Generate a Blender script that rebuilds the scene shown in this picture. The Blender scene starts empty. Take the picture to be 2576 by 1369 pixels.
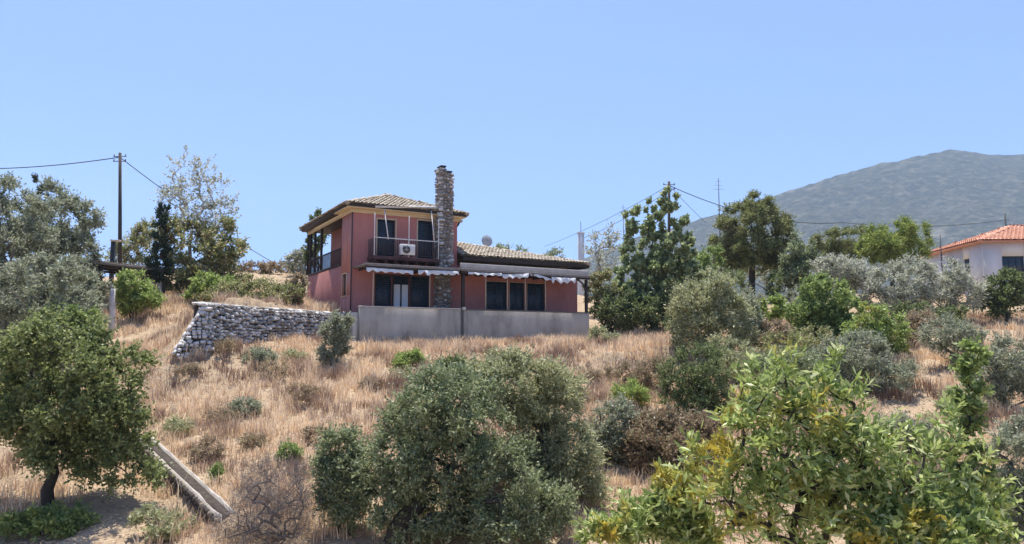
import bpy, math, random
import numpy as np
from mathutils import Vector, Matrix

rng = np.random.default_rng(7)
random.seed(7)
scene = bpy.context.scene
C = scene.collection
EYE = 8.0                      # eye height above the datum
FPX = 1833.0                   # focal length in units of a 2576 px wide picture
PITCH = math.radians(5.8)

# ------------------------------------------------------------------ camera, sky, sun, exposure
cam_d = bpy.data.cameras.new('camera'); cam = bpy.data.objects.new('camera', cam_d); C.objects.link(cam)
cam.location = (0, 0, EYE); cam.rotation_euler = (math.pi/2 + PITCH, 0, 0)
cam_d.sensor_width = 36.0; cam_d.lens = 36.0*FPX/2576.0
cam_d.clip_start = 0.1; cam_d.clip_end = 20000
scene.camera = cam

SUN_DIR = Vector((-0.06, 0.24, 0.96)).normalized()      # towards the sun
sun_el = math.asin(SUN_DIR.z); sun_az = math.atan2(SUN_DIR.x, SUN_DIR.y)
w = bpy.data.worlds.new('World'); scene.world = w; w.use_nodes = True
nt = w.node_tree; nt.nodes.clear()
sky = nt.nodes.new('ShaderNodeTexSky'); sky.sky_type = 'NISHITA'; sky.sun_disc = False
sky.sun_elevation = sun_el; sky.sun_rotation = sun_az
sky.air_density = 1.0; sky.dust_density = 0.6; sky.ozone_density = 2.2; sky.altitude = 100
tcw = nt.nodes.new('ShaderNodeTexCoord'); adw = nt.nodes.new('ShaderNodeVectorMath'); adw.operation = 'ADD'; adw.inputs[1].default_value = (0, 0, 0.22)
nmw = nt.nodes.new('ShaderNodeVectorMath'); nmw.operation = 'NORMALIZE'     # the low, milky band of the model sky is deeper blue here
nt.links.new(tcw.outputs['Generated'], adw.inputs[0]); nt.links.new(adw.outputs[0], nmw.inputs[0]); nt.links.new(nmw.outputs[0], sky.inputs['Vector'])
hs = nt.nodes.new('ShaderNodeHueSaturation'); hs.inputs['Saturation'].default_value = 1.15; hs.inputs['Hue'].default_value = 0.508
bgn = nt.nodes.new('ShaderNodeBackground'); bgn.inputs[1].default_value = 0.13
wo = nt.nodes.new('ShaderNodeOutputWorld')
nt.links.new(sky.outputs[0], hs.inputs['Color']); nt.links.new(hs.outputs[0], bgn.inputs[0]); nt.links.new(bgn.outputs[0], wo.inputs[0])
sun_d = bpy.data.lights.new('sun', 'SUN'); sun = bpy.data.objects.new('sun', sun_d); C.objects.link(sun)
sun_d.energy = 4.4; sun_d.angle = math.radians(0.6); sun_d.color = (1.0, 0.95, 0.87)
sun.rotation_euler = SUN_DIR.to_track_quat('Z', 'Y').to_euler()
vs = scene.view_settings; vs.view_transform = 'Standard'; vs.look = 'None'; vs.gamma = 1.0; vs.exposure = 0.85
vs.use_curve_mapping = False
scene.cycles.use_denoising = True
scene.cycles.max_bounces = 8; scene.cycles.volume_bounces = 1; scene.cycles.transparent_max_bounces = 6

# ------------------------------------------------------------------ geometry of the survey
CT, ST = math.cos(PITCH), math.sin(PITCH)
def ray(px, py):
    u = (px-1288.0)/FPX; v = (684.5-py)/FPX
    return np.array([u, CT - v*ST, ST + v*CT])
def at(px, py, d):                     # point at forward distance d (eye height is zero here)
    r = ray(px, py); return r*(d/r[1])
FA = math.radians(60.5)                # facade direction
FD = np.array([math.sin(FA), math.cos(FA)]); BD = np.array([-math.cos(FA), math.sin(FA)])
c0 = at(882, 785, 40.0); HC = c0[:2]   # front left corner of the pink house
def fz(px, py, p=0.0):                 # facade plane, p metres in front of it -> (s, z)
    r = ray(px, py); o = HC - BD*p; n = BD
    k = (o@n)/(r[:2]@n); P = r*k
    return float((P[:2]-HC)@FD), float(P[2])
def lz(px, py, s=0.0):                 # plane of the left side wall -> (t, z)
    r = ray(px, py); o = HC + FD*s; n = FD
    k = (o@n)/(r[:2]@n); P = r*k
    return float((P[:2]-HC)@BD), float(P[2])
def hw(s, t, z=0.0):                   # house frame -> world, z from eye height
    q = HC + FD*s + BD*t; return np.array([q[0], q[1], z+EYE])

# ------------------------------------------------------------------ mesh helpers
class Geo:
    def __init__(self): self.v = []; self.q = []; self.t = []; self.n = 0
    def add(self, v, q=None, t=None):
        v = np.asarray(v, dtype=np.float64).reshape(-1, 3)
        if q is not None and len(q): self.q.append(np.asarray(q, dtype=np.int64).reshape(-1, 4)+self.n)
        if t is not None and len(t): self.t.append(np.asarray(t, dtype=np.int64).reshape(-1, 3)+self.n)
        self.v.append(v); self.n += len(v); return self
    def mesh(self, name, smooth=False):
        me = bpy.data.meshes.new(name)
        V = np.concatenate(self.v) if self.v else np.zeros((0, 3))
        Q = np.concatenate(self.q) if self.q else np.zeros((0, 4), np.int64)
        T = np.concatenate(self.t) if self.t else np.zeros((0, 3), np.int64)
        me.vertices.add(len(V)); me.vertices.foreach_set('co', V.ravel().astype(np.float32))
        nl = Q.size+T.size; me.loops.add(nl)
        me.loops.foreach_set('vertex_index', np.concatenate([Q.ravel(), T.ravel()]).astype(np.int32))
        me.polygons.add(len(Q)+len(T))
        st = np.concatenate([np.arange(len(Q))*4, Q.size+np.arange(len(T))*3]).astype(np.int32)
        me.polygons.foreach_set('loop_start', st)
        if smooth: me.polygons.foreach_set('use_smooth', np.ones(len(Q)+len(T), dtype=bool))
        me.update(calc_edges=True); me.validate()
        return me
BQ = [(0,3,2,1),(4,5,6,7),(0,1,5,4),(1,2,6,5),(2,3,7,6),(3,0,4,7)]
def box(g, a, b):
    x0,y0,z0 = a; x1,y1,z1 = b
    x0,x1 = min(x0,x1),max(x0,x1); y0,y1 = min(y0,y1),max(y0,y1); z0,z1 = min(z0,z1),max(z0,z1)
    return g.add([(x0,y0,z0),(x1,y0,z0),(x1,y1,z0),(x0,y1,z0),(x0,y0,z1),(x1,y0,z1),(x1,y1,z1),(x0,y1,z1)], q=BQ)
def bbox(a, b, bev=0.02):              # box with chamfered edges
    g = Geo(); lo = np.minimum(a, b).astype(float); hi = np.maximum(a, b).astype(float)
    bev = min(bev, 0.3*float((hi-lo).min()))
    import bmesh
    bm = bmesh.new(); bmesh.ops.create_cube(bm, size=1.0)
    for v in bm.verts: v.co = Vector([lo[i]+(v.co[i]+0.5)*(hi[i]-lo[i]) for i in range(3)])
    bmesh.ops.bevel(bm, geom=list(bm.edges), offset=bev, segments=1, affect='EDGES')
    bmesh.ops.triangulate(bm, faces=[f for f in bm.faces if len(f.verts) > 4])
    idx = {v: i for i, v in enumerate(bm.verts)}
    g.add([tuple(v.co) for v in bm.verts], q=[[idx[v] for v in f.verts] for f in bm.faces if len(f.verts) == 4],
          t=[[idx[v] for v in f.verts] for f in bm.faces if len(f.verts) == 3])
    bm.free(); return g
def tube(g, P, R, n=6, cap=True):
    P = np.asarray(P, float); m = len(P); R = np.broadcast_to(np.asarray(R, float), (m,))
    T = np.gradient(P, axis=0); T /= (np.linalg.norm(T, axis=1, keepdims=True)+1e-9)
    ref = np.array([0.0, 0, 1.0]) if abs(T[0][2]) < 0.9 else np.array([1.0, 0, 0])
    A = np.cross(T, ref); A /= (np.linalg.norm(A, axis=1, keepdims=True)+1e-9); B = np.cross(T, A)
    ang = np.arange(n)*2*math.pi/n
    V = P[:, None, :] + R[:, None, None]*(np.cos(ang)[None, :, None]*A[:, None, :]+np.sin(ang)[None, :, None]*B[:, None, :])
    i = np.arange(m-1)[:, None]*n; j = np.arange(n)[None, :]; k = (j+1) % n
    q = np.stack([i+j, i+k, i+n+k, i+n+j], -1).reshape(-1, 4)
    V = V.reshape(-1, 3); t = []
    if cap:
        V = np.concatenate([V, P[:1], P[-1:]])
        t = [(m*n, (a+1) % n, a) for a in range(n)]+[(m*n+1, (m-1)*n+a, (m-1)*n+(a+1) % n) for a in range(n)]
    return g.add(V, q=q, t=t)
def obj(name, g, mat, parent=None, smooth=False):
    me = g if isinstance(g, bpy.types.Mesh) else g.mesh(name, smooth)
    if not me.materials: me.materials.append(mat)
    o = bpy.data.objects.new(name, me); C.objects.link(o)
    if parent is not None: o.parent = parent
    return o
def tag(o, label=None, cat=None, group=None, kind=None):
    if label: o['label'] = label
    if cat: o['category'] = cat
    if group: o['group'] = group
    if kind: o['kind'] = kind
    return o
def thing(name, label, cat, loc, rz=0.0, group=None):
    o = bpy.data.objects.new(name, None); C.objects.link(o); o.location = loc; o.rotation_euler = (0, 0, rz)
    o.empty_display_size = 0.3
    return tag(o, label, cat, group)

# ------------------------------------------------------------------ materials
def newmat(name):
    m = bpy.data.materials.new(name); m.use_nodes = True
    n = m.node_tree; return m, n, n.nodes['Principled BSDF']
def ramp(n, stops):
    r = n.nodes.new('ShaderNodeValToRGB'); e = r.color_ramp.elements
    while len(e) < len(stops): e.new(0.5)
    for i, (p, c) in enumerate(stops): e[i].position = p; e[i].color = (*c, 1)
    return r
def pmat(name, cols, scale=3.0, rough=0.85, bump=0.2, detail=8, coord='Object', spec=0.3, metal=0.0, stretch=None, bscale=None):
    m, n, b = newmat(name)
    tc = n.nodes.new('ShaderNodeTexCoord'); src = tc.outputs[coord]
    if stretch:
        mp = n.nodes.new('ShaderNodeMapping'); mp.inputs['Scale'].default_value = stretch
        n.links.new(src, mp.inputs[0]); src = mp.outputs[0]
    nz = n.nodes.new('ShaderNodeTexNoise'); nz.inputs['Scale'].default_value = scale; nz.inputs['Detail'].default_value = detail
    nz.inputs['Roughness'].default_value = 0.65
    n.links.new(src, nz.inputs['Vector'])
    st = [(0.3+0.4*i/max(1, len(cols)-1), c) for i, c in enumerate(cols)]
    r = ramp(n, st); n.links.new(nz.outputs['Fac'], r.inputs[0]); n.links.new(r.outputs[0], b.inputs['Base Color'])
    b.inputs['Roughness'].default_value = rough; b.inputs['Specular IOR Level'].default_value = spec; b.inputs['Metallic'].default_value = metal
    if bump:
        nb = n.nodes.new('ShaderNodeTexNoise'); nb.inputs['Scale'].default_value = bscale or scale*6; nb.inputs['Detail'].default_value = 6
        n.links.new(tc.outputs[coord], nb.inputs['Vector'])
        bp = n.nodes.new('ShaderNodeBump'); bp.inputs['Strength'].default_value = bump; bp.inputs['Distance'].default_value = 0.05
        n.links.new(nb.outputs['Fac'], bp.inputs['Height']); n.links.new(bp.outputs[0], b.inputs['Normal'])
    return m
LEAF = 1.75
def leafmat(name, cols, accent=None, amount=0.12, trans=0.42, rough=0.5, ascale=0.9):
    m, n, b = newmat(name)
    ge = n.nodes.new('ShaderNodeNewGeometry'); tc = n.nodes.new('ShaderNodeTexCoord')
    st = [(i/max(1, len(cols)-1), tuple(x*LEAF for x in c)) for i, c in enumerate(cols)]
    r = ramp(n, st); n.links.new(ge.outputs['Random Per Island'], r.inputs[0]); col = r.outputs[0]
    if accent:
        nz = n.nodes.new('ShaderNodeTexNoise'); nz.inputs['Scale'].default_value = ascale; nz.inputs['Detail'].default_value = 3
        n.links.new(tc.outputs['Object'], nz.inputs['Vector'])
        rr = ramp(n, [(0.62-amount, (0, 0, 0)), (0.72-amount*0.5, (1, 1, 1))]); n.links.new(nz.outputs['Fac'], rr.inputs[0])
        mx = n.nodes.new('ShaderNodeMix'); mx.data_type = 'RGBA'; n.links.new(rr.outputs[0], mx.inputs[0])
        n.links.new(col, mx.inputs[6]); mx.inputs[7].default_value = (*accent, 1); col = mx.outputs[2]
    n.links.new(col, b.inputs['Base Color']); b.inputs['Roughness'].default_value = rough; b.inputs['Specular IOR Level'].default_value = 0.35
    tr = n.nodes.new('ShaderNodeBsdfTranslucent'); n.links.new(col, tr.inputs[0])
    ms = n.nodes.new('ShaderNodeMixShader'); ms.inputs[0].default_value = trans
    n.links.new(b.outputs[0], ms.inputs[1]); n.links.new(tr.outputs[0], ms.inputs[2])
    n.links.new(ms.outputs[0], n.nodes['Material Output'].inputs[0])
    return m

M = {}
M['pink'] = pmat('pink_stucco', [(.36,.145,.125),(.44,.185,.16),(.50,.22,.19)], 0.9, 0.9, 0.15, stretch=(1,1,.45))
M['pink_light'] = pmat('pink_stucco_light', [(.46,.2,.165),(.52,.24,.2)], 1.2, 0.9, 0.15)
M['cream'] = pmat('cream_paint', [(.55,.42,.24),(.66,.52,.32)], 2, 0.8, 0.1)
M['beam'] = pmat('pale_beam', [(.40,.36,.31),(.55,.5,.44)], 3, 0.8, 0.1)
M['beam_dark'] = pmat('weathered_beam', [(.17,.15,.135),(.27,.245,.22)], 3, 0.8, 0.1)
M['maroon'] = pmat('maroon_paint', [(.07,.035,.035),(.11,.055,.05)], 3, 0.8, 0.1)
M['dark_wood'] = pmat('dark_wood', [(.028,.02,.017),(.06,.042,.035)], 4, 0.7, 0.2, stretch=(1,1,8))
M['concrete'] = pmat('concrete', [(.24,.212,.17),(.43,.385,.315),(.53,.475,.395)], 0.9, 0.92, 0.25, stretch=(1,1,.35), bscale=9)
M['conc_pale'] = pmat('pale_concrete', [(.5,.45,.39),(.66,.6,.53)], 3, 0.9, 0.2)
M['conc_kerb'] = pmat('weathered_kerb', [(.34,.3,.26),(.5,.455,.4)], 3, 0.9, 0.2)
M['bed_shade_tone'] = pmat('bed_shade_tone', [(.03,.024,.02),(.09,.07,.055)], 6, 0.95, 0.4)  # channel bed colour darkened to paint in the shade between the kerbs
M['conc_dark'] = pmat('dark_concrete', [(.1,.09,.085),(.18,.165,.15)], 2, 0.9, 0.2)
M['tile'] = pmat('roof_tile_grey', [(.27,.225,.17),(.42,.36,.28),(.55,.48,.39)], 1.6, 0.9, 0.2, bscale=14)
M['tile_red'] = pmat('roof_tile_red', [(.46,.21,.13),(.56,.27,.175),(.62,.34,.24)], 1.2, 0.85, 0.2)
M['white_wall'] = pmat('white_plaster', [(.62,.6,.55),(.72,.7,.66)], 0.8, 0.9, 0.1)
M['stone_a'] = pmat('stone_grey', [(.23,.22,.205),(.38,.36,.335)], 5, 0.9, 0.35)
M['stone_b'] = pmat('stone_pale', [(.55,.52,.47),(.76,.73,.68)], 5, 0.9, 0.35)
M['stone_c'] = pmat('stone_brown', [(.2,.155,.115),(.33,.27,.21)], 5, 0.9, 0.35)
M['stone_d'] = pmat('stone_shade_tone', [(.05,.042,.036),(.12,.1,.085)], 5, 0.9, 0.35)  # stone colour darkened to stand for shade on the channel's low side
M['mortar'] = pmat('dark_mortar', [(.13,.12,.105),(.24,.22,.195)], 5, 0.95, 0.3)
M['glass'] = pmat('dark_shutter', [(.010,.022,.036),(.018,.034,.05)], 2, 0.25, 0.0, spec=0.5)
M['shutter'] = pmat('blue_shutter', [(.012,.026,.042),(.02,.042,.062)], 3, 0.55, 0.0)
M['frame'] = pmat('cream_frame', [(.5,.4,.27),(.58,.47,.33)], 3, 0.6, 0.0)
M['metal_white'] = pmat('white_metal', [(.62,.6,.56),(.74,.72,.68)], 4, 0.5, 0.0)
M['metal_dark'] = pmat('dark_metal', [(.02,.022,.028),(.04,.042,.05)], 4, 0.5, 0.0)
M['rail'] = pmat('railing_paint', [(.035,.03,.035),(.06,.05,.055)], 4, 0.6, 0.0)
M['canvas'] = pmat('awning_canvas', [(.6,.57,.53),(.78,.75,.71)], 2.5, 0.9, 0.1)
M['curtain'] = pmat('white_curtain', [(.6,.62,.64),(.75,.76,.78)], 6, 0.9, 0.0, stretch=(6,6,.5))
M['pole'] = pmat('pole_wood', [(.045,.035,.03),(.09,.07,.06)], 2, 0.9, 0.2, stretch=(1,1,.1))
M['cable'] = pmat('cable', [(.03,.03,.035),(.05,.05,.055)], 2, 0.7, 0.0)
M['bark'] = pmat('bark', [(.035,.028,.022),(.09,.075,.06)], 3, 0.95, 0.6, stretch=(1,1,.3), bscale=14)
M['bark_grey'] = pmat('bark_grey', [(.11,.095,.085),(.2,.18,.165)], 3, 0.95, 0.5, stretch=(1,1,.3), bscale=14)
M['bark_pale'] = pmat('bark_pale', [(.3,.27,.24),(.44,.4,.36)], 3, 0.95, 0.4, stretch=(1,1,.3), bscale=14)
M['limewash'] = pmat('limewashed_bark', [(.22,.19,.16),(.62,.58,.53),(.7,.66,.6)], 5, 0.95, 0.5)
M['dish'] = pmat('dish_grey', [(.3,.31,.33),(.38,.39,.41)], 2, 0.5, 0.0)
M['far_white'] = pmat('far_mast', [(.5,.52,.55),(.6,.62,.65)], 1, 0.7, 0.0)
M['l_olive'] = leafmat('leaf_olive', [(.07,.09,.04),(.115,.14,.065),(.17,.195,.10),(.27,.29,.18)])
M['l_silver'] = leafmat('leaf_silver', [(.14,.15,.105),(.21,.22,.16),(.28,.285,.225),(.39,.385,.32)])
M['l_greyolive'] = leafmat('leaf_grey_olive', [(.09,.105,.06),(.14,.155,.095),(.2,.21,.14),(.29,.295,.22)])
M['l_yellowolive'] = leafmat('leaf_yellow_olive', [(.12,.13,.06),(.18,.19,.09),(.25,.255,.14),(.34,.335,.21)])
M['l_dark'] = leafmat('leaf_dark', [(.045,.062,.025),(.075,.097,.036),(.11,.137,.052),(.165,.19,.08)])
M['l_mid'] = leafmat('leaf_mid', [(.06,.078,.028),(.1,.122,.042),(.145,.17,.06),(.22,.24,.1)])
M['l_green'] = leafmat('leaf_green', [(.07,.10,.03),(.115,.155,.045),(.165,.21,.065),(.23,.275,.10)])
M['l_bright'] = leafmat('leaf_bright', [(.09,.125,.035),(.15,.195,.05),(.21,.26,.075),(.28,.32,.115)], accent=(.36,.3,.06), amount=.06)
M['l_poplar'] = leafmat('leaf_poplar', [(.085,.115,.045),(.135,.17,.07),(.2,.235,.105),(.36,.39,.24)])
M['l_pine'] = leafmat('leaf_pine', [(.065,.075,.028),(.105,.12,.042),(.15,.16,.06),(.2,.205,.085)], accent=(.16,.12,.075), amount=.05, ascale=.35)
M['l_pinebright'] = leafmat('leaf_pine_bright', [(.06,.09,.02),(.12,.155,.035),(.19,.22,.055),(.25,.27,.08)])
M['l_cypress'] = leafmat('leaf_cypress', [(.012,.022,.012),(.02,.036,.018),(.035,.052,.025)], trans=.15)
M['l_brown'] = leafmat('leaf_brown', [(.11,.075,.045),(.17,.12,.075),(.22,.17,.11),(.15,.15,.07)])
M['l_autumn'] = leafmat('leaf_autumn', [(.10,.125,.045),(.15,.165,.06),(.2,.19,.08),(.34,.3,.19)], accent=(.24,.15,.08), amount=.05)
M['l_drybush'] = leafmat('leaf_drybush', [(.16,.11,.07),(.22,.16,.11),(.14,.13,.07),(.28,.22,.15)])
M['l_walnut'] = leafmat('leaf_walnut', [(.075,.105,.03),(.14,.185,.05),(.23,.28,.085),(.40,.42,.22)], accent=(.55,.42,.06), amount=.085, ascale=1.0, trans=.4, rough=.4)
M['l_deadtwig'] = pmat('dead_twig', [(.13,.11,.1),(.24,.21,.19)], 3, 0.95, 0.2)

# ------------------------------------------------------------------ terrain
def tps_fit(pts, lam=0.02):
    P = np.array(pts); X = P[:, :2]; z = P[:, 2]; n = len(P)
    r = np.linalg.norm(X[:, None]-X[None], axis=2); K = np.where(r > 0, r*r*np.log(r+1e-12), 0)+lam*np.eye(n)*10
    A = np.zeros((n+3, n+3)); A[:n, :n] = K; A[:n, n] = 1; A[:n, n+1:] = X; A[n, :n] = 1; A[n+1:, :n] = X.T
    c = np.linalg.solve(A, np.concatenate([z, np.zeros(3)]))
    def f(q):
        q = np.asarray(q, float).reshape(-1, 2); out = np.empty(len(q))
        for i in range(0, len(q), 20000):
            b = q[i:i+20000]; d = np.linalg.norm(b[:, None]-X[None], axis=2)
            out[i:i+20000] = np.where(d > 0, d*d*np.log(d+1e-12), 0)@c[:n]+c[n]+b@c[n+1:]
        return out
    return f
LEFT = [(0,1300,18.5),(125,1275,19),(300,1310,18),(560,1335,17.3),(400,1150,22.2),(250,1150,22),(350,1000,27),(200,1000,26.5),(0,1080,23),
        (380,900,31),(400,800,38),(410,768,43),(290,827,37),(100,870,35),(-150,880,34),(310,722,50),(100,735,52),(-200,800,45)]
FRONT = LEFT+[(700,1155,21.3),(450,1010,26),(900,1010,26),(1100,955,29),(620,940,28.5),(490,886,28.6),(760,872,33),(900,868,37),(1200,866,40.5),(1480,864,44.5),
        (1600,832,50),(1700,868,38),(1620,880,36),(1600,925,32.4),(1590,985,29.6),(1450,930,31.5),(1500,1100,24),(1750,1090,25),(1250,1150,21.5),(950,1250,18.7),
        (2330,895,34),(2330,1000,27.5),(2300,1065,24.6),(2420,1110,22),(2560,835,42),(2450,812,47),(2100,815,46),(1900,815,47),(1890,752,60),(2400,748,58),(2600,735,57),
        (2400,1260,17.5),(2000,1100,24),(2050,960,30),(2700,1100,22),(2800,850,40)]
UPPER = LEFT+[(530,764,31.0),(620,772,33.5),(700,782,36),(860,790,38.5),(500,748,42),(640,765,43),(690,692,58),(620,684,62),(1000,715,62),(1400,765,64),(1150,770,43),(1450,780,48),
        (1000,790,39)]
RAWF = [(-12,12,-5.0),(0,12,-5.4),(10,10,-5.9),(16,13,-5.2),(0,7,-5.6),(-30,14,-5.2),(30,14,-5.0),(0,16,-4.45),(-8,16,-4.6),(6,16.5,-4.4)]
fA = tps_fit([tuple(at(*p)) for p in FRONT]+RAWF+[(0,64,4.6),(-20,66,6.0),(20,66,3.8)])
fB = tps_fit([tuple(at(*p)) for p in UPPER]+[(25,66,3.6),(-40,66,6)])
# rubble wall line and terrace corners (plan)
W0 = at(518, 880, 28.8)[:2]; Wm = at(616, 872, 31.4)[:2]; W1 = (HC+FD*(-0.3)-BD*1.2)
TP = 2.2                                   # terrace projection
ws = [W0, Wm, W1]
def side_mask(q):
    q = np.asarray(q, float).reshape(-1, 2)
    # behind the polyline W0-Wm-W1-terrace front
    def sd(a, b):
        d = (b-a)/np.linalg.norm(b-a); n = np.array([-d[1], d[0]]); return (q-a)@n
    s1 = np.maximum(sd(W0, Wm), 0)*0+sd(W0, Wm); s2 = sd(Wm, W1)
    along = (q-Wm)@((W1-Wm)/np.linalg.norm(W1-Wm))
    m = np.where(along < 0, s1, s2)
    m = np.clip((m-0.18)/0.25, 0, 1)
    s = (q-HC)@FD; t = (q-HC)@BD
    mt = np.clip((t+1.2)/0.4, 0, 1)*(1-np.clip((s-9)/5, 0, 1))
    return np.where(s > -0.25, mt, m)
def vnoise(q, sc, seed=0):
    q = np.asarray(q, float)*sc+seed*17.3
    i = np.floor(q).astype(np.int64); f = q-i; f = f*f*(3-2*f)
    def h(a, b): 
        n = (a*374761393+b*668265263+seed*1442695041) & 0x7fffffff; n = (n ^ (n >> 13))*1274126177 & 0x7fffffff
        return ((n ^ (n >> 16)) & 0xffff)/65535.0
    a = h(i[:, 0], i[:, 1]); b = h(i[:, 0]+1, i[:, 1]); c = h(i[:, 0], i[:, 1]+1); d = h(i[:, 0]+1, i[:, 1]+1)
    return a*(1-f[:, 0])*(1-f[:, 1])+b*f[:, 0]*(1-f[:, 1])+c*(1-f[:, 0])*f[:, 1]+d*f[:, 0]*f[:, 1]
CHA = at(360, 1120, 23.2)[:2]; CHB = at(572, 1330, 17.9)[:2]; CHL = float(np.linalg.norm(CHB-CHA)); CHD = (CHB-CHA)/CHL
BKA = at(1520, 900, 32.0)[:2]; BKB = at(1730, 890, 35.0)[:2]; BKL = float(np.linalg.norm(BKB-BKA)); BKD = (BKB-BKA)/BKL
def height(q, rough=True):
    q = np.asarray(q, float).reshape(-1, 2)
    qc = np.stack([np.clip(q[:, 0], -45, 48), np.clip(q[:, 1], 8, 68)], 1)
    a = fA(qc); b = fB(qc); m = side_mask(q); z = a+(np.maximum(b, a)-a)*m
    # the cut bank at the right of the terrace
    far = np.clip((q[:, 1]-66)/60, 0, 1); z = z*(1-far)+1.0*far
    near = np.clip((8-q[:, 1])/6, 0, 1); z = z*(1-near)+(-1.8)*near
    x_ = (q-CHA)@CHD; y_ = (q-CHA)@np.array([-CHD[1], CHD[0]]); on = np.clip((x_+.5)/.8, 0, 1)*np.clip((CHL+.4-x_)/.8, 0, 1)
    z = z-on*np.where(y_ < 0, .34*np.exp(-np.maximum(0, -y_-.6)/1.0)*np.clip((-y_-.18)/.12, 0, 1), 0)
    lk = q-BKA; lx = lk@BKD; ly = lk@np.array([-BKD[1], BKD[0]])      # the cut grassy bank right of the terrace
    bon = np.clip((lx+1)/1.5, 0, 1)*np.clip((BKL+1-lx)/1.5, 0, 1); st_ = np.clip((ly+.25)/.5, 0, 1)
    z = z+bon*(.45*st_*np.exp(-np.maximum(0, ly)/5)-.45*(1-st_)*np.exp(-np.maximum(0, -ly)/2.5))
    if rough:
        z = z+(vnoise(q, .45, 1)-.5)*.28*(1-m*.7)+(vnoise(q, 1.4, 2)-.5)*.13+(vnoise(q, 3.2, 3)-.5)*.06
        ins = ((q-HC)@FD > -0.2) & ((q-HC)@FD < 16) & ((q-HC)@BD > -2.4) & ((q-HC)@BD < 10.5)
        z = np.where(ins, np.minimum(z, np.where((q-HC)@BD > -0.5, 1.5, 0.9)), z)
    return z
def gz(x, y): return float(height([(x, y)])[0])
def ground(px, d):
    p = at(px, 950, d); z = gz(p[0], p[1])
    for _ in range(2):
        v = 684.5-870
        r = ray(px, 870 - z/d*FPX); p = r*(d/r[1]); z = gz(p[0], p[1])
    return np.array([p[0], p[1], z+EYE])

def grid_mesh(xs, ys, zf):
    X, Y = np.meshgrid(xs, ys); q = np.stack([X.ravel(), Y.ravel()], 1); z = zf(q)+EYE
    nx, ny = len(xs), len(ys); i = np.arange(ny-1)[:, None]*nx+np.arange(nx-1)[None]
    Q = np.stack([i, i+1, i+nx+1, i+nx], -1).reshape(-1, 4)
    return Geo().add(np.column_stack([q, z]), q=Q)
def ground_mat():
    m, n, b = newmat('dry_ground')
    tc = n.nodes.new('ShaderNodeTexCoord')
    def noise(s, d=6, r=.6):
        z = n.nodes.new('ShaderNodeTexNoise'); z.inputs['Scale'].default_value = s; z.inputs['Detail'].default_value = d; z.inputs['Roughness'].default_value = r
        n.links.new(tc.outputs['Object'], z.inputs['Vector']); return z.outputs['Fac']
    r1 = ramp(n, [(.3, (.19,.125,.085)), (.45, (.33,.235,.15)), (.6, (.42,.32,.215)), (.75, (.3,.195,.135))]); n.links.new(noise(.55, 8, .7), r1.inputs[0])
    r2 = ramp(n, [(.35, (.24,.165,.11)), (.6, (.5,.39,.26))]); n.links.new(noise(6, 8, .75), r2.inputs[0])
    mx = n.nodes.new('ShaderNodeMix'); mx.data_type = 'RGBA'; mx.inputs[0].default_value = .5
    n.links.new(r1.outputs[0], mx.inputs[6]); n.links.new(r2.outputs[0], mx.inputs[7])
    n.links.new(mx.outputs[2], b.inputs['Base Color']); b.inputs['Roughness'].default_value = .95; b.inputs['Specular IOR Level'].default_value = .1
    bp = n.nodes.new('ShaderNodeBump'); bp.inputs['Strength'].default_value = .7; bp.inputs['Distance'].default_value = .12
    n.links.new(noise(5, 8, .7), bp.inputs['Height']); n.links.new(bp.outputs[0], b.inputs['Normal'])
    return m
M['ground'] = ground_mat()
def spaced(a, b, n): return list(np.linspace(a, b, n))
xs = spaced(-3000, -400, 8)[:-1]+spaced(-400, -45, 10)[:-1]+spaced(-45, 48, 330)+spaced(48, 400, 10)[1:]+spaced(400, 3200, 8)[1:]
ys = spaced(-400, 4, 8)[:-1]+spaced(4, 68, 240)+spaced(68, 300, 14)[1:]+spaced(300, 3000, 10)[1:]
tag(obj('ground', grid_mesh(np.array(xs), np.array(ys), height), M['ground'], smooth=True), kind='structure')

# mountain
RID = [(-3000, 865), (900, 800), (1250, 715), (1380, 678), (1480, 642), (1600, 592), (1740, 552), (1830, 532), (1950, 490), (2080, 452), (2200, 418), (2300, 398), (2390, 380),
       (2440, 387), (2500, 392), (2580, 385), (2700, 375), (2900, 400), (3300, 470), (4200, 600), (6000, 760)]
RX = np.array([at(p, y, 2000)[0] for p, y in RID]); RZ = np.array([at(p, y, 2000)[2] for p, y in RID])
def mount(q):
    rz = np.interp(q[:, 0], RX, RZ); k = np.clip((q[:, 1]-800)/1200, 0, 1)
    kb = np.clip((2900-q[:, 1])/900, 0, 1); k = np.where(q[:, 1] > 2000, kb, k**1.25)
    n = (vnoise(q, 1/260, 5)-.5)*70+(vnoise(q, 1/110, 6)-.5)*26+(vnoise(q, 1/45, 7)-.5)*9
    fade = k*(1-.82*np.exp(-((q[:, 1]-2000)/130)**2))
    small = (vnoise(q, 1/22, 8)-.5)*6+(vnoise(q, 1/12, 9)-.5)*4
    return rz*k+n*fade+small*k-2*(1-k)
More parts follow.
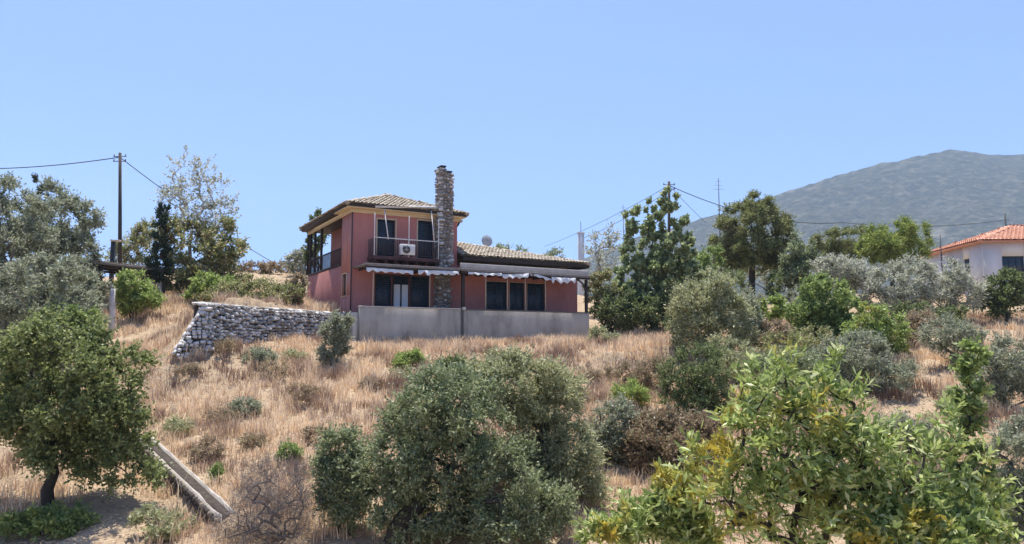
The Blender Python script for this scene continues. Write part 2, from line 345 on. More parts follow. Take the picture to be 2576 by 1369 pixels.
def mountain_mat():
    m, n, b = newmat('scrub_mountain'); tc = n.nodes.new('ShaderNodeTexCoord')
    def noise(s, d=8, r=.65):
        z = n.nodes.new('ShaderNodeTexNoise'); z.inputs['Scale'].default_value = s; z.inputs['Detail'].default_value = d; z.inputs['Roughness'].default_value = r
        n.links.new(tc.outputs['Object'], z.inputs['Vector']); return z.outputs['Fac']
    r1 = ramp(n, [(.36, (.008,.012,.007)), (.5, (.036,.04,.024)), (.62, (.13,.12,.08))]); n.links.new(noise(.05, 10, .8), r1.inputs[0])
    r2 = ramp(n, [(.61, (0,0,0)), (.70, (1,1,1))]); n.links.new(noise(.006, 5, .6), r2.inputs[0])
    mx = n.nodes.new('ShaderNodeMix'); mx.data_type = 'RGBA'; n.links.new(r2.outputs[0], mx.inputs[0]); n.links.new(r1.outputs[0], mx.inputs[6]); mx.inputs[7].default_value = (.2,.18,.14,1)
    n.links.new(mx.outputs[2], b.inputs['Base Color']); b.inputs['Roughness'].default_value = 1; b.inputs['Specular IOR Level'].default_value = 0
    bp = n.nodes.new('ShaderNodeBump'); bp.inputs['Strength'].default_value = 1; bp.inputs['Distance'].default_value = 6
    n.links.new(noise(.05, 8, .7), bp.inputs['Height']); n.links.new(bp.outputs[0], b.inputs['Normal'])
    return m
M['mountain'] = mountain_mat()
tag(obj('mountain', grid_mesh(np.linspace(-1200, 3200, 300), np.linspace(800, 2900, 150), mount), M['mountain'], smooth=True), kind='structure')

# ------------------------------------------------------------------ stones
def hull_stone(seed):
    import bmesh
    r = np.random.default_rng(seed); bm = bmesh.new()
    for sx in (-1, 1):
        for sz in (-1, 1):
            for sy in (-1, 1):
                j = r.uniform(.62, 1.0, 3); bm.verts.new((sx*.5*j[0], sy*.5*(j[1] if sy < 0 else 1), sz*.5*j[2]))
    for k in range(5):
        a = r.uniform(-.38, .38, 2); bm.verts.new((a[0], -.5-r.uniform(.0, .18), a[1]))
    bmesh.ops.convex_hull(bm, input=bm.verts)
    loose = [v for v in bm.verts if not v.link_faces]
    bmesh.ops.delete(bm, geom=loose, context='VERTS')
    idx = {v: i for i, v in enumerate(bm.verts)}
    g = (np.array([tuple(v.co) for v in bm.verts]), np.array([[idx[v] for v in f.verts] for f in bm.faces]))
    bm.free(); return g
SV = [hull_stone(i) for i in range(8)]
stone_me = {}
def stone_mesh(v, mk):
    if (v, mk) not in stone_me:
        g = Geo().add(SV[v][0], t=SV[v][1]); me = g.mesh('stone'); me.materials.append(M[mk]); stone_me[(v, mk)] = me
    return stone_me[(v, mk)]
def lay_stones(parent, origin, ux, nrm, width, top, bottom, size, mix, limit, batter=0.0, seed=1, used=[0], pref=None):
    """courses of rough stones on a face; origin in the parent's frame; ux along, nrm outwards"""
    r = np.random.default_rng(seed); out = []
    z = bottom; ux = np.array([ux[0], ux[1], 0.0]); nrm = np.array([nrm[0], nrm[1], 0.0])
    while z < top-.03:
        h = min(size*r.uniform(.6, 1.05), top-z+.05); x = -r.uniform(0, .1)
        while x < width:
            wd = size*r.uniform(.7, 1.5)
            if pref is None or pref(x+wd/2, z+h/2):
                P = np.array([*origin, 0.0])+ux*(x+wd/2)+nrm*(-batter*(z-bottom)+r.uniform(-.02, .035)); P[2] = z+h/2+r.uniform(-.3, .3)*h
                out.append((P, wd*.95, h*.95, r.uniform(.24, .34), r.integers(0, 8), r.choice(len(mix), p=[m[1] for m in mix]), r.normal(0, .22)))
            x += wd
        z += h
    yaw = math.atan2(ux[1], ux[0])
    return [(o, yaw) for o in out]
def emit_stones(parent, lst, mix, limit, rest_name='rubble', depth=.3):
    lst = sorted(lst, key=lambda a: -a[0][1]*a[0][2]); rest = {}
    for i, ((P, wd, h, dp, v, mi, tilt), yaw) in enumerate(lst):
        mk = mix[mi][0]
        if i < limit:
            o = bpy.data.objects.new('stone', stone_mesh(v, mk)); C.objects.link(o); o.parent = parent
            o.location = P; o.rotation_euler = (0, tilt, yaw); o.scale = (wd, dp, h)
        else:
            g = rest.setdefault(mk, Geo()); V = SV[v][0]*np.array([wd, dp, h]); c, s = math.cos(yaw), math.sin(yaw)
            V = np.column_stack([V[:, 0]*c-V[:, 1]*s, V[:, 0]*s+V[:, 1]*c, V[:, 2]])+P; g.add(V, t=SV[v][1])
    for mk, g in rest.items(): tag(obj(rest_name, g, M[mk], parent), kind='stuff')

# ------------------------------------------------------------------ the pink house
ROT = math.atan2(FD[1], FD[0])
HB = 1.2                                         # house base above eye level
house = thing('pink_house', 'pink two storey house with stone chimney and grey tiled hip roofs above a concrete terrace', 'house', hw(0, 0, HB), ROT)
def H(z): return z-HB
def hbox(name, s0, s1, t0, t1, z0, z1, mat, parent=None, bev=.012):
    return obj(name, bbox((s0, t0, H(z0)), (s1, t1, H(z1)), bev), M[mat], parent or house)
SM = fz(1150, 600)[0]; SR = fz(1452, 720)[0]      # end of the tall block, end of the wing
TB = 9.6; ZS = fz(882, 660)[1]; ZE = fz(882, 524)[1]; ZF = 1.72; ZW = fz(1300, 676)[1]
print('house', round(SM, 2), round(SR, 2), 'slab', round(ZS, 2), 'eave', round(ZE, 2), 'wing', round(ZW, 2), 'corner', HC)
# openings
class Wall: pass
def wall_with_holes(s0, s1, z0, z1, holes, t0, t1):
    """front wall slab with rectangular openings"""
    g = Geo(); xs = sorted({s0, s1, *[h[0] for h in holes], *[h[1] for h in holes]}); zs = sorted({z0, z1, *[h[2] for h in holes], *[h[3] for h in holes]})
    solid = {}
    for i in range(len(xs)-1):
        for j in range(len(zs)-1):
            cx, cz = (xs[i]+xs[i+1])/2, (zs[j]+zs[j+1])/2
            solid[i, j] = not any(h[0] < cx < h[1] and h[2] < cz < h[3] for h in holes)
    for (i, j), s in solid.items():
        if not s: continue
        a, b, c, d = xs[i], xs[i+1], H(zs[j]), H(zs[j+1])
        g.add([(a,t0,c),(b,t0,c),(b,t0,d),(a,t0,d)], q=[(0,1,2,3)]); g.add([(a,t1,c),(b,t1,c),(b,t1,d),(a,t1,d)], q=[(3,2,1,0)])
        for (di, dj, e) in ((-1,0,[(a,c),(a,d)]), (1,0,[(b,d),(b,c)]), (0,-1,[(b,c),(a,c)]), (0,1,[(a,d),(b,d)])):
            if not solid.get((i+di, j+dj), False):
                (p, r_), (p2, r2) = e; g.add([(p,t0,r_),(p,t1,r_),(p2,t1,r2),(p2,t0,r2)], q=[(0,1,2,3)])
    return g
def hole(x0, x1, y0, y1, p=0.0):
    a = fz(x0, (y0+y1)/2, p); b = fz(x1, (y0+y1)/2, p); zt = fz((x0+x1)/2, y0, p)[1]; zb = fz((x0+x1)/2, y1, p)[1]
    return [a[0], b[0], zb, zt]
up_d1 = hole(949, 994, 553, 646); up_d2 = hole(1051, 1091, 556, 648)
for u in (up_d1, up_d2): u[2] = fz(1020, 645, .5)[1]
lo_d1 = hole(946, 986, 690, 770); lo_d2 = hole(990, 1030, 696, 770); lo_d3 = hole(1036, 1080, 690, 770)
for u in (lo_d1, lo_d2, lo_d3): u[2] = ZF+.02; u[3] = ZF+2.25
wi = [hole(1222, 1276, 700, 780), hole(1282, 1320, 700, 780), hole(1326, 1371, 700, 780)]
for u in wi: u[2] = ZF+.05; u[3] = ZF+2.2
# walls
obj('front_wall', wall_with_holes(0, SM, .3, ZE, [up_d1, up_d2, lo_d1, lo_d2, lo_d3], 0, .25), M['pink'], house)
obj('wing_wall', wall_with_holes(SM+.002, SR, .3, ZW, wi, .003, .25), M['pink'], house)
hbox('wing_side_wall', SR-.25, SR, .252, 8.0, .3, ZW, 'pink'); hbox('wing_back_wall', SM+.01, SR-.26, 7.75, 8.0, .3, ZW, 'pink')
TC = 2.0                                         # side wall goes back this far at full height, then the loggia opens
zl = lz(800, 668)[1]
slit = (lz(871, 715)[0], lz(861, 715)[0], lz(866, 744)[1], lz(866, 690)[1])
g = Geo()                                        # side wall with its slit window, full height part
ys_ = [.252, slit[0], slit[1], TC]; zs_ = [.3, slit[2], slit[3], ZE]
for i in range(3):
    for j in range(3):
        if i == 1 and j == 1: continue
        box(g, (0, ys_[i], H(zs_[j])), (.25, ys_[i+1], H(zs_[j+1])))
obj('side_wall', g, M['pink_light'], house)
sw = hbox('side_window', .12, .16, slit[0]-.002, slit[1]+.002, slit[2]-.002, slit[3]+.002, 'glass')
for a, b, c, d in ((slit[0]-.07, slit[0], slit[2]-.07, slit[3]+.07), (slit[1], slit[1]+.07, slit[2]-.07, slit[3]+.07), (slit[0], slit[1], slit[3], slit[3]+.07), (slit[0], slit[1], slit[2]-.07, slit[2])):
    hbox('window_trim', -.025, .05, a, b, c, d, 'cream', sw)
hbox('lower_side_wall', 0, .25, TC+.002, TB, .3, ZS, 'pink')
hbox('loggia_back_wall', 1.3, 1.5, TC, 9.0, ZS, ZE, 'pink'); hbox('loggia_return_wall', .252, 1.3, TC-.25, TC-.002, ZS+.2, ZE, 'pink')
hbox('back_wall', .26, SM, TB-.25, TB, .3, ZS-.02, 'pink'); hbox('back_wall', 2.5, SM, TB-.25, TB, ZS, ZE, 'pink')
hbox('right_wall', SM-.25, SM-.002, .252, TB-.26, ZW, ZE, 'pink')
hbox('floor_slab', .26, SM-.26, .26, TB-.27, ZS-.2, ZS-.01, 'pink'); hbox('ground_floor', .26, SR-.27, .26, 7.7, ZF-.3, ZF, 'conc_dark')
hbox('corner_pipe', -.06, -.005, -.075, -.01, 1.4, ZE, 'metal_dark')
# loggia: slab edge, posts, railings
lg = hbox('loggia_edge', -.04, .24, TC+.05, TB+.1, ZS+.003, ZS+.14, 'dark_wood')
for px_ in (806, 790, 779, 773):
    t_ = lz(px_, 620)[0]; hbox('post', .0, .14, t_-.07, t_+.07, ZS+.14, ZE-.05, 'dark_wood')
for (ta, tb) in ((TC+.02, lz(806, 620)[0]), (lz(806, 620)[0], TB)):
    rl = hbox('railing', .03, .1, ta, tb, ZS+1.02, ZS+1.1, 'dark_wood')
    n_ = int((tb-ta)/.16)
    for i in range(n_):
        hbox('baluster', .05, .08, ta+(i+.5)*(tb-ta)/n_-.018, ta+(i+.5)*(tb-ta)/n_+.018, ZS+.14, ZS+1.02, 'dark_wood', rl)
# doors
def door(name, hs_, mat, depth=.13, frame='frame', split=True, parent=None, proud=.03, fw=.08):
    s0, s1, z0, z1 = hs_
    d = hbox(name, s0+.001, s1-.001, depth, depth+.05, z0, z1-.001, mat, parent)
    for a, b, c, e in ((s0-fw, s0, z0, z1+fw), (s1, s1+fw, z0, z1+fw), (s0, s1, z1, z1+fw)):
        hbox('door_frame', a, b, -proud, .06, c, e, frame, d)
    if split:
        m_ = (s0+s1)/2; hbox('door_stile', m_-.03, m_+.03, depth-.02, depth-.001, z0, z1-.02, 'metal_dark', d)
        n_ = 16
        for k in range(n_):
            z = z0+.1+(z1-z0-.2)*k/n_
            for (a, b) in ((s0+.05, m_-.05), (m_+.05, s1-.05)):
                hbox('shutter_slat', a, b, depth-.025, depth-.002, z, z+(z1-z0-.2)/n_*.55, 'shutter', d, .004)
    return d
door('balcony_door', up_d1, 'glass'); door('balcony_door', up_d2, 'glass')
door('terrace_door', lo_d1, 'glass', frame='dark_wood'); dd = door('terrace_door', lo_d2, 'glass', frame='dark_wood', split=False); door('terrace_door', lo_d3, 'glass', frame='dark_wood')
w_ = lo_d2[1]-lo_d2[0]
for k in range(2):
    g = Geo(); a = lo_d2[0]+w_*(.06+.5*k); n = 10; xs_ = np.linspace(0, w_*.38, n*2); zz = np.array([lo_d2[2]+.05, lo_d2[2]+1.0, lo_d2[2]+1.75])
    V = np.array([(a+x, .10+.015*math.sin(i*1.9), H(z)) for z in zz for i, x in enumerate(xs_)]); m_ = len(xs_)
    g.add(V, q=[(r_*m_+i, r_*m_+i+1, (r_+1)*m_+i+1, (r_+1)*m_+i) for r_ in range(2) for i in range(m_-1)])
    obj('curtain', g, M['curtain'], dd)
for u in wi: door('wing_shutter', u, 'glass', frame='frame', fw=.035)
# upper balcony
b0, b1 = fz(938, 655, 1.0)[0], fz(1106, 655, 1.0)[0]; ZB = fz(1020, 647, 1.05)[1]
bal = hbox('balcony', b0, b1, -1.05, -.003, ZB-.2, ZB, 'maroon')
for i in range(7):
    s_ = b0+.15+(b1-b0-.3)*i/6; hbox('corbel', s_-.06, s_+.06, -.95, -.004, ZB-.34, ZB-.202, 'maroon', bal)
hbox('handrail', b0+.02, b1-.02, -1.03, -.98, ZB+.98, ZB+1.03, 'metal_white', bal)
hbox('bottom_rail', b0+.02, b1-.02, -1.02, -.985, ZB+.08, ZB+.11, 'rail', bal)
for i in range(38):
    s_ = b0+.04+(b1-b0-.08)*i/37; hbox('baluster', s_-.016, s_+.016, -1.018, -.986, ZB+.112, ZB+.978, 'rail', bal, .004)
for i in range(8):
    t_ = -.96+i*.12; hbox('baluster', b0+.02, b0+.042, t_, t_+.022, ZB+.002, ZB+.98, 'rail', bal, .004)
for k, s_ in enumerate((b0+.05, fz(1028, 600, 1.0)[0], b1-.1)):
    hbox('awning_post', s_-.025, s_+.025, -1.06, -1.032, ZB, ZB+2.35, 'metal_white', bal)
for (xa, ya, xb, yb) in ((967, 528, 977, 602), (1085, 530, 1092, 605)):
    A = fz(xa, ya, .5); B = fz(xb, yb, 1.1); g = Geo(); tube(g, [(A[0], -.5, H(A[1])), (B[0], -1.1, H(B[1]))], .03, 6); obj('awning_arm', g, M['metal_white'], bal)
A = fz(944, 520, .45); B = fz(1108, 521, .45); g = Geo(); tube(g, [(A[0], -.45, H(A[1])), (B[0], -.45, H(B[1])-.02)], .07, 8); obj('awning_roll', g, M['canvas'], house)
# cornice under the eaves
cor = hbox('cornice', -.1, SM+.06, -.1, -.004, ZE-.22, ZE-.002, 'cream'); hbox('cornice', -.1, -.004, -.003, TB, ZE-.22, ZE-.003, 'cream')
hbox('soffit', -.42, SM+.42, -.42, TC+.3, ZE, ZE+.06, 'cream'); hbox('soffit', -.42, SM+.42, TC+.302, TB+.4, ZE, ZE+.06, 'dark_wood'); hbox('fascia', -.45, SM+.45, -.45, TB+.44, ZE+.062, ZE+.2, 'dark_wood')
# hip roof of the tall block, laid with barrel tiles
def tiled_face(poly, mat, parent, name='roof_tiles', tw=.24, tl=.42):
    P = np.array(poly, float); e = P[1]-P[0]; L = np.linalg.norm(e); e = e/L
    nrm = np.cross(e, P[2]-P[0]); nrm /= np.linalg.norm(nrm)
    if nrm[2] < 0: nrm = -nrm
    up = np.cross(nrm, e); up = up if up[2] > 0 else -up
    uv = np.array([((p-P[0])@e, (p-P[0])@up) for p in P])
    def inside(x, y):
        c = False; n = len(uv); j = n-1
        for i in range(n):
            if (uv[i][1] > y) != (uv[j][1] > y) and x < (uv[j][0]-uv[i][0])*(y-uv[i][1])/(uv[j][1]-uv[i][1])+uv[i][0]: c = not c
            j = i
        return c
    g = Geo(); ang = np.linspace(0, math.pi, 5); rr = np.random.default_rng(3)
    x0, x1 = uv[:, 0].min(), uv[:, 0].max(); y1 = uv[:, 1].max(); n = int((x1-x0)/tw)
    for i in range(n):
        x = x0+(i+.5)*tw; y = -.04; r_ = 0
        while y < y1:
            if inside(x, max(y+.06, .01)):
                w0 = tw*.52; ofs = rr.normal(0, .008); lift = .02+rr.uniform(0, .012)
                V = []
                for k, (yy, wd, hh) in enumerate(((y, w0, lift+.045), (y+tl*1.1, w0*.85, lift))):
                    for a in ang: V.append(P[0]+e*(x+ofs-math.cos(a)*wd)+up*yy+nrm*(hh+math.sin(a)*.075))
                g.add(np.array(V), q=[(k, k+1, 6+k, 5+k) for k in range(4)])
            y += tl
    deck = Geo(); deck.add(P+nrm*.012, q=[(0,1,2,3)] if len(P) == 4 else None, t=[(0,1,2)] if len(P) == 3 else None)
    deck.add(P-nrm*.06, q=[(3,2,1,0)] if len(P) == 4 else None, t=[(2,1,0)] if len(P) == 3 else None)
    dk = obj('roof_deck', deck, M[mat], parent)
    tag(obj(name, g, M[mat], dk), kind='stuff')
    return dk
def ridge(a, b, mat, parent, r=.13):
    n = max(3, int(np.linalg.norm(np.array(b)-np.array(a))/.45)); P = np.linspace(a, b, n+1)
    g = Geo()
    for i in range(n): tube(g, [P[i], P[i]+(P[i+1]-P[i])*1.08], [r, r*.85], 8)
    return obj('ridge_tiles', g, M[mat], parent)
E0 = ZE+.2; o_ = .5; ra = fz(990, 489, -2.6)
ZR = ra[1]; sm = SM/2; r0 = (sm, 3.3, H(ZR)); r1 = (sm, TB-3.3, H(ZR))
A = (-o_, -o_, H(E0)); B = (SM+o_, -o_, H(E0)); Cc = (SM+o_, TB+.5, H(E0)); D = (-o_, TB+.5, H(E0))
tiled_face([A, B, r0], 'tile', house); tiled_face([B, Cc, r1, r0], 'tile', house); tiled_face([D, A, r0, r1], 'tile', house); tiled_face([Cc, D, r1], 'tile', house)
for a, b in ((A, r0), (B, r0), (Cc, r1), (D, r1), (r0, r1)): ridge(a, b, 'tile', house)
# wing roof: half pyramid leaning on the tall block
ew = fz(1300, 652, .8); EW = ew[1]; ap = fz(1150, 607, -3.2); Aw = (SM+.02, -.8, H(EW)); Bw = (SR+.5, -.8, H(EW)); Cw = (SR+.5, 8.6, H(EW)); Pw = (SM+.02, 3.4, H(ap[1])); Dw = (SM+.02, 8.6, H(EW))
tiled_face([Aw, Bw, Pw], 'tile', house); tiled_face([Bw, Cw, Pw], 'tile', house); tiled_face([Cw, Dw, Pw], 'tile', house)
ridge(Bw, Pw, 'tile', house); ridge(Cw, Pw, 'tile', house)
hbox('wing_fascia', SM+.03, SR+.45, -.76, -.70, EW-.28, EW-.02, 'dark_wood'); hbox('wing_side_fascia', SR+.40, SR+.46, -.69, 8.5, EW-.28, EW-.02, 'dark_wood')
hbox('wing_soffit', SM+.03, SR+.39, -.69, 8.4, ZW+.004, ZW+.05, 'dark_wood')
# chimney
cs0 = fz(1107, 560, .55)[0]; cs1 = fz(1138, 560, .55)[0]; ct = fz(1113, 424, .55)[1]; ct2 = fz(1130, 438, .55)[1]
ch = hbox('chimney', cs0+.1, cs1-.1, -.5, -.006, ZF, ct2-.12, 'mortar')
hbox('chimney_shaft', cs0+.1, (cs0+cs1)/2, -.5, .3, ct2-.13, ct-.1, 'mortar', ch); hbox('chimney_shaft', (cs0+cs1)/2+.01, cs1-.1, -.5, .3, ct2-.13, ct2-.1, 'mortar', ch)
CMIX = [('stone_a', .55), ('stone_c', .25), ('stone_b', .2)]
cl = []
sc_mid = (cs0+cs1)/2
cl += lay_stones(ch, (cs0, -.42), (1, 0), (0, -1), cs1-cs0-.12, H(ct2), H(ZF+.1), .19, CMIX, 300, seed=11)
cl += lay_stones(ch, (cs0+.05, .0), (0, -1), (-1, 0), .5, H(ct2), H(ZF+.1), .19, CMIX, 300, seed=12)
cl += lay_stones(ch, (cs1-.05, -.5), (0, 1), (1, 0), .5, H(ct2), H(ZW), .19, CMIX, 300, seed=13)
cl += lay_stones(ch, (cs0, -.42), (1, 0), (0, -1), sc_mid-cs0-.05, H(ct), H(ct2), .19, CMIX, 300, seed=14)
cl += lay_stones(ch, (cs0+.05, .0), (0, -1), (-1, 0), .5, H(ct), H(ct2), .19, CMIX, 300, seed=15)
cl = [c for c in cl if True]
emit_stones(ch, cl, CMIX, 290)
for (a, b, zt) in ((cs0+.02, sc_mid-.02, ct), (sc_mid+.06, cs1-.02, ct2)):
    hbox('chimney_cap', a, b, -.56, .05, zt+.12, zt+.2, 'metal_dark', ch)
    for s_ in (a+.04, b-.1):
        for t_ in (-.52, -.05): hbox('cap_leg', s_, s_+.06, t_, t_+.06, zt-.06, zt+.118, 'metal_dark', ch)
# veranda canopy over the terrace
v0 = fz(917, 668, 2.0)[0]; v1 = fz(1484, 682, 2.0)[0]; ZC = fz(1040, 667, 2.0)[1]
print('canopy', v0, v1, ZC)
vm = fz(1158, 670, 2.0)[0]
for (a, b) in ((v0, vm-.03), (vm+.03, v1)):
    cn = hbox('veranda_roof', a, b, -2.0, -.01, ZC-.13, ZC-.06, 'beam_dark')
    hbox('front_beam', a+.001, b-.001, -2.06, -2.003, ZC-.17, ZC-.03, 'beam_dark', cn)
    hbox('under_beam', a+.02, b-.02, -2.04, -1.94, ZC-.28, ZC-.172, 'dark_wood', cn)
    for i in range(int((b-a)/.8)):
        s_ = a+.3+i*.8; hbox('rafter', s_, s_+.08, -1.93, -.05, ZC-.27, ZC-.132, 'dark_wood', cn)
# pale upper board of the wing veranda
hbox('wing_board', vm+.05, v1-.02, -1.9, -1.84, ZC-.028, ZC+.30, 'beam')
def awning(xa, xb, ya, yb, drop, sag=0.0, seed=0, p=2.1):
    r = np.random.default_rng(seed); A = fz(xa, ya, p); B = fz(xb, yb, p); n = max(8, int((B[0]-A[0])/.12)); g = Geo(); V = []
    for i in range(n+1):
        f = i/n; s_ = A[0]+(B[0]-A[0])*f; zt = A[1]+(B[1]-A[1])*f-sag*math.sin(f*math.pi)
        dr = drop*(1+.28*math.sin(i*1.57)+r.normal(0, .16)); tt = -p+.05*math.sin(i*.9)
        V += [(s_, -p+.30, H(zt+.1)), (s_, -p+.02*math.sin(i*1.3), H(zt)), (s_, tt-.02, H(zt-dr))]
    g.add(V, q=[(3*i+k, 3*i+3+k, 3*i+4+k, 3*i+1+k) for i in range(n) for k in range(2)])
    return obj('awning', g, M['canvas'], house)
awning(922, 1040, 673, 682, .17, seed=1); awning(1052, 1154, 680, 683, .2, seed=2); awning(1178, 1262, 684, 688, .13, .03, 3); awning(1264, 1330, 690, 688, .2, .05, 4)
awning(1334, 1392, 687, 704, .14, -.04, 5, 2.06); awning(1388, 1448, 697, 700, .26, .02, 6, 2.12)
hbox('veranda_post', fz(1166, 720, 1.9)[0]-.09, fz(1166, 720, 1.9)[0]+.09, -1.92, -1.74, ZF, ZC-.285, 'dark_wood')
s_ = fz(1476, 740, 1.9)[0]; vp = hbox('veranda_post', s_-.08, s_+.08, -1.92, -1.76, ZF, ZC-.285, 'dark_wood')
g = Geo(); tube(g, [(s_-.9*(1-math.cos(a)), -1.84, H(ZC-1.15+.87*math.sin(a))) for a in np.linspace(0, math.pi/2, 8)], .055, 6); obj('curved_brace', g, M['dark_wood'], vp)
for x_ in (939, 1082, 1223, 1277, 1322, 1373):
    a = fz(x_, 730, 1.95)[0]; hbox('awning_pole', a-.022, a+.022, -1.93, -1.89, ZF+.3, ZC-.285, 'frame')
# small tiled canopy and bracket on the right side of the tall block
k0 = fz(1150, 560, -.8); hbox('side_canopy', SM+.003, SM+.75, .8, 2.2, k0[1]+.05, k0[1]+.2, 'tile')
for t_ in (.9, 2.0):
    g = Geo(); tube(g, [(SM+.01, t_, H(k0[1]-.6)), (SM+.25, t_, H(k0[1]-.4)), (SM+.5, t_, H(k0[1]-.1)), (SM+.55, t_, H(k0[1]+.05))], .06, 6); obj('canopy_bracket', g, M['dark_wood'], house)

# ------------------------------------------------------------------ terrace (its own thing)
TZ0, TZ1 = -.5, fz(905, 772, TP)[1]
ter = thing('concrete_terrace', 'long grey concrete terrace wall in front of the pink house', 'terrace', hw(0, -TP, 0), ROT)
def tbox(name, s0, s1, t0, t1, z0, z1, mat, parent=None, bev=.015): return obj(name, bbox((s0, t0+TP, z0), (s1, t1+TP, z1), bev), M[mat], parent or ter)
ts0 = fz(905, 800, TP)[0]; ts1 = fz(1481, 820, TP)[0]; tj = fz(1164, 820, TP)[0]
print('terrace', ts0, ts1, TZ1)
tbox('wall_panel', ts0, tj-.12, -TP, -TP+.3, TZ0, TZ1, 'concrete'); tbox('wall_panel', tj+.06, ts1, -TP-.06, -TP+.3, TZ0, TZ1-.02, 'concrete')
tbox('side_wall', ts1-.3, ts1-.002, -TP+.302, 3, TZ0, TZ1-.03, 'concrete')
tbox('joint_pier', tj-.118, tj+.058, -TP+.04, -TP+.28, TZ0, TZ1+.12, 'conc_dark'); tbox('pier_cap', tj-.02, tj+.14, -TP-.12, -TP+.1, TZ1-.018, TZ1+.14, 'conc_pale')
tbox('coping', ts0-.03, tj-.13, -TP-.04, -TP+.33, TZ1+.003, TZ1+.06, 'conc_pale'); tbox('coping', tj+.15, ts1+.03, -TP-.1, -TP+.33, TZ1-.017, TZ1+.04, 'conc_dark')
tbox('terrace_floor', ts0+.02, ts1-.31, -TP+.302, -.01, ZF-.25, ZF-.02, 'conc_dark')
tbox('side_return', ts0-.28, ts0-.005, -TP+.25, -.02, TZ0, TZ1-.28, 'conc_pale'); tbox('drain_opening', ts0-.3, ts0-.282, -TP+.9, -TP+1.7, .4, TZ1-.6, 'metal_dark')

# ------------------------------------------------------------------ rubble retaining wall
WB = np.array([W0[0], W0[1], EYE-.7])
rw = thing('rubble_wall', 'sloping ended dry stone rubble retaining wall left of the pink house', 'stone wall', WB)
WT = at(512, 764, 28.8)[2]+.7                     # top in local z
MIX = [('stone_a', .46), ('stone_b', .42), ('stone_c', .12)]
lst = []; core = Geo()
ramp_len = .95
segs = [(W0, Wm, 21), (Wm, W1, 22)]
for k, (a, b, sd) in enumerate(segs):
    d = b-a; L = np.linalg.norm(d); d = d/L; n = np.array([d[1], -d[0]]); o = a-W0
    pf = (lambda x, z: z < WT+.03) 
    lst += lay_stones(rw, o, d, n, L, WT, .15, .165, MIX, 300, batter=.12, seed=sd, pref=pf)
    q = [o, o+d*L]; V = []
    for p in q:
        V += [(*(p-n*.12), 0), (*(p-n*.62), 0), (*(p-n*(.10+.12*WT)), WT-.06), (*(p-n*.62), WT-.06)]
    core.add(V, q=[(0,4,6,2),(1,3,7,5),(2,6,7,3)])
# raking end: the wall's left end slopes down the hill
d = (Wm-W0)/np.linalg.norm(Wm-W0); n = np.array([d[1], -d[0]])
ed = at(448, 868, 28.3)[:2]-W0; edl = np.linalg.norm(ed); ed = ed/edl; en = np.array([ed[1], -ed[0]]); en = en if en[1] < 0 else -en
lst += lay_stones(rw, np.zeros(2)+ed*edl, -ed, en, edl+.1, WT, .15, .17, [('stone_a', .12), ('stone_b', .85), ('stone_c', .03)], 300, batter=.12, seed=31, pref=lambda x, z: z < .55+(WT-.5)*x/edl)
o = np.zeros(2)
V = [(*(o-en*.12), 0), (*(ed*edl-en*.12), 0), (*(ed*edl-en*.12), .5), (*(o-en*.3), WT-.15), (*(o-en*.5), 0), (*(ed*edl-en*.5), 0), (*(ed*edl-en*.5), .4), (*(o-en*.5), WT-.15)]
core.add(V, q=[(0,1,2,3),(5,4,7,6),(1,5,6,2),(3,2,6,7)])
# coping stones
r_ = np.random.default_rng(5)
for a, b in ((W0, Wm), (Wm, W1)):
    d = b-a; L = np.linalg.norm(d); d /= L; n = np.array([d[1], -d[0]]); x = 0
    while x < L:
        wd = r_.uniform(.25, .5); P = np.array([*(a-W0+d*(x+wd/2)-n*(.3+.12*WT-.1)), WT+.02]); lst.append(((P, wd, .16, .5, int(r_.integers(8)), int(r_.choice(3, p=[.45,.4,.15])), 0), math.atan2(d[1], d[0]))); x += wd
x = 0
while x < edl:
    wd = r_.uniform(.16, .26); zz = .42+(WT-.5)*(1-x/edl); P = np.array([*(ed*(x+wd/2)-en*r_.uniform(.2,.45)), zz]); lst.append(((P, wd*1.2, .15, .45, int(r_.integers(8)), 1, math.atan2(WT-.5, edl)), math.atan2(ed[1], ed[0]))); x += wd*.35
obj('wall_core', core, M['mortar'], rw)
emit_stones(rw, lst, MIX, 300)
print('rubble stones', len(lst), 'chimney stones', len(cl))

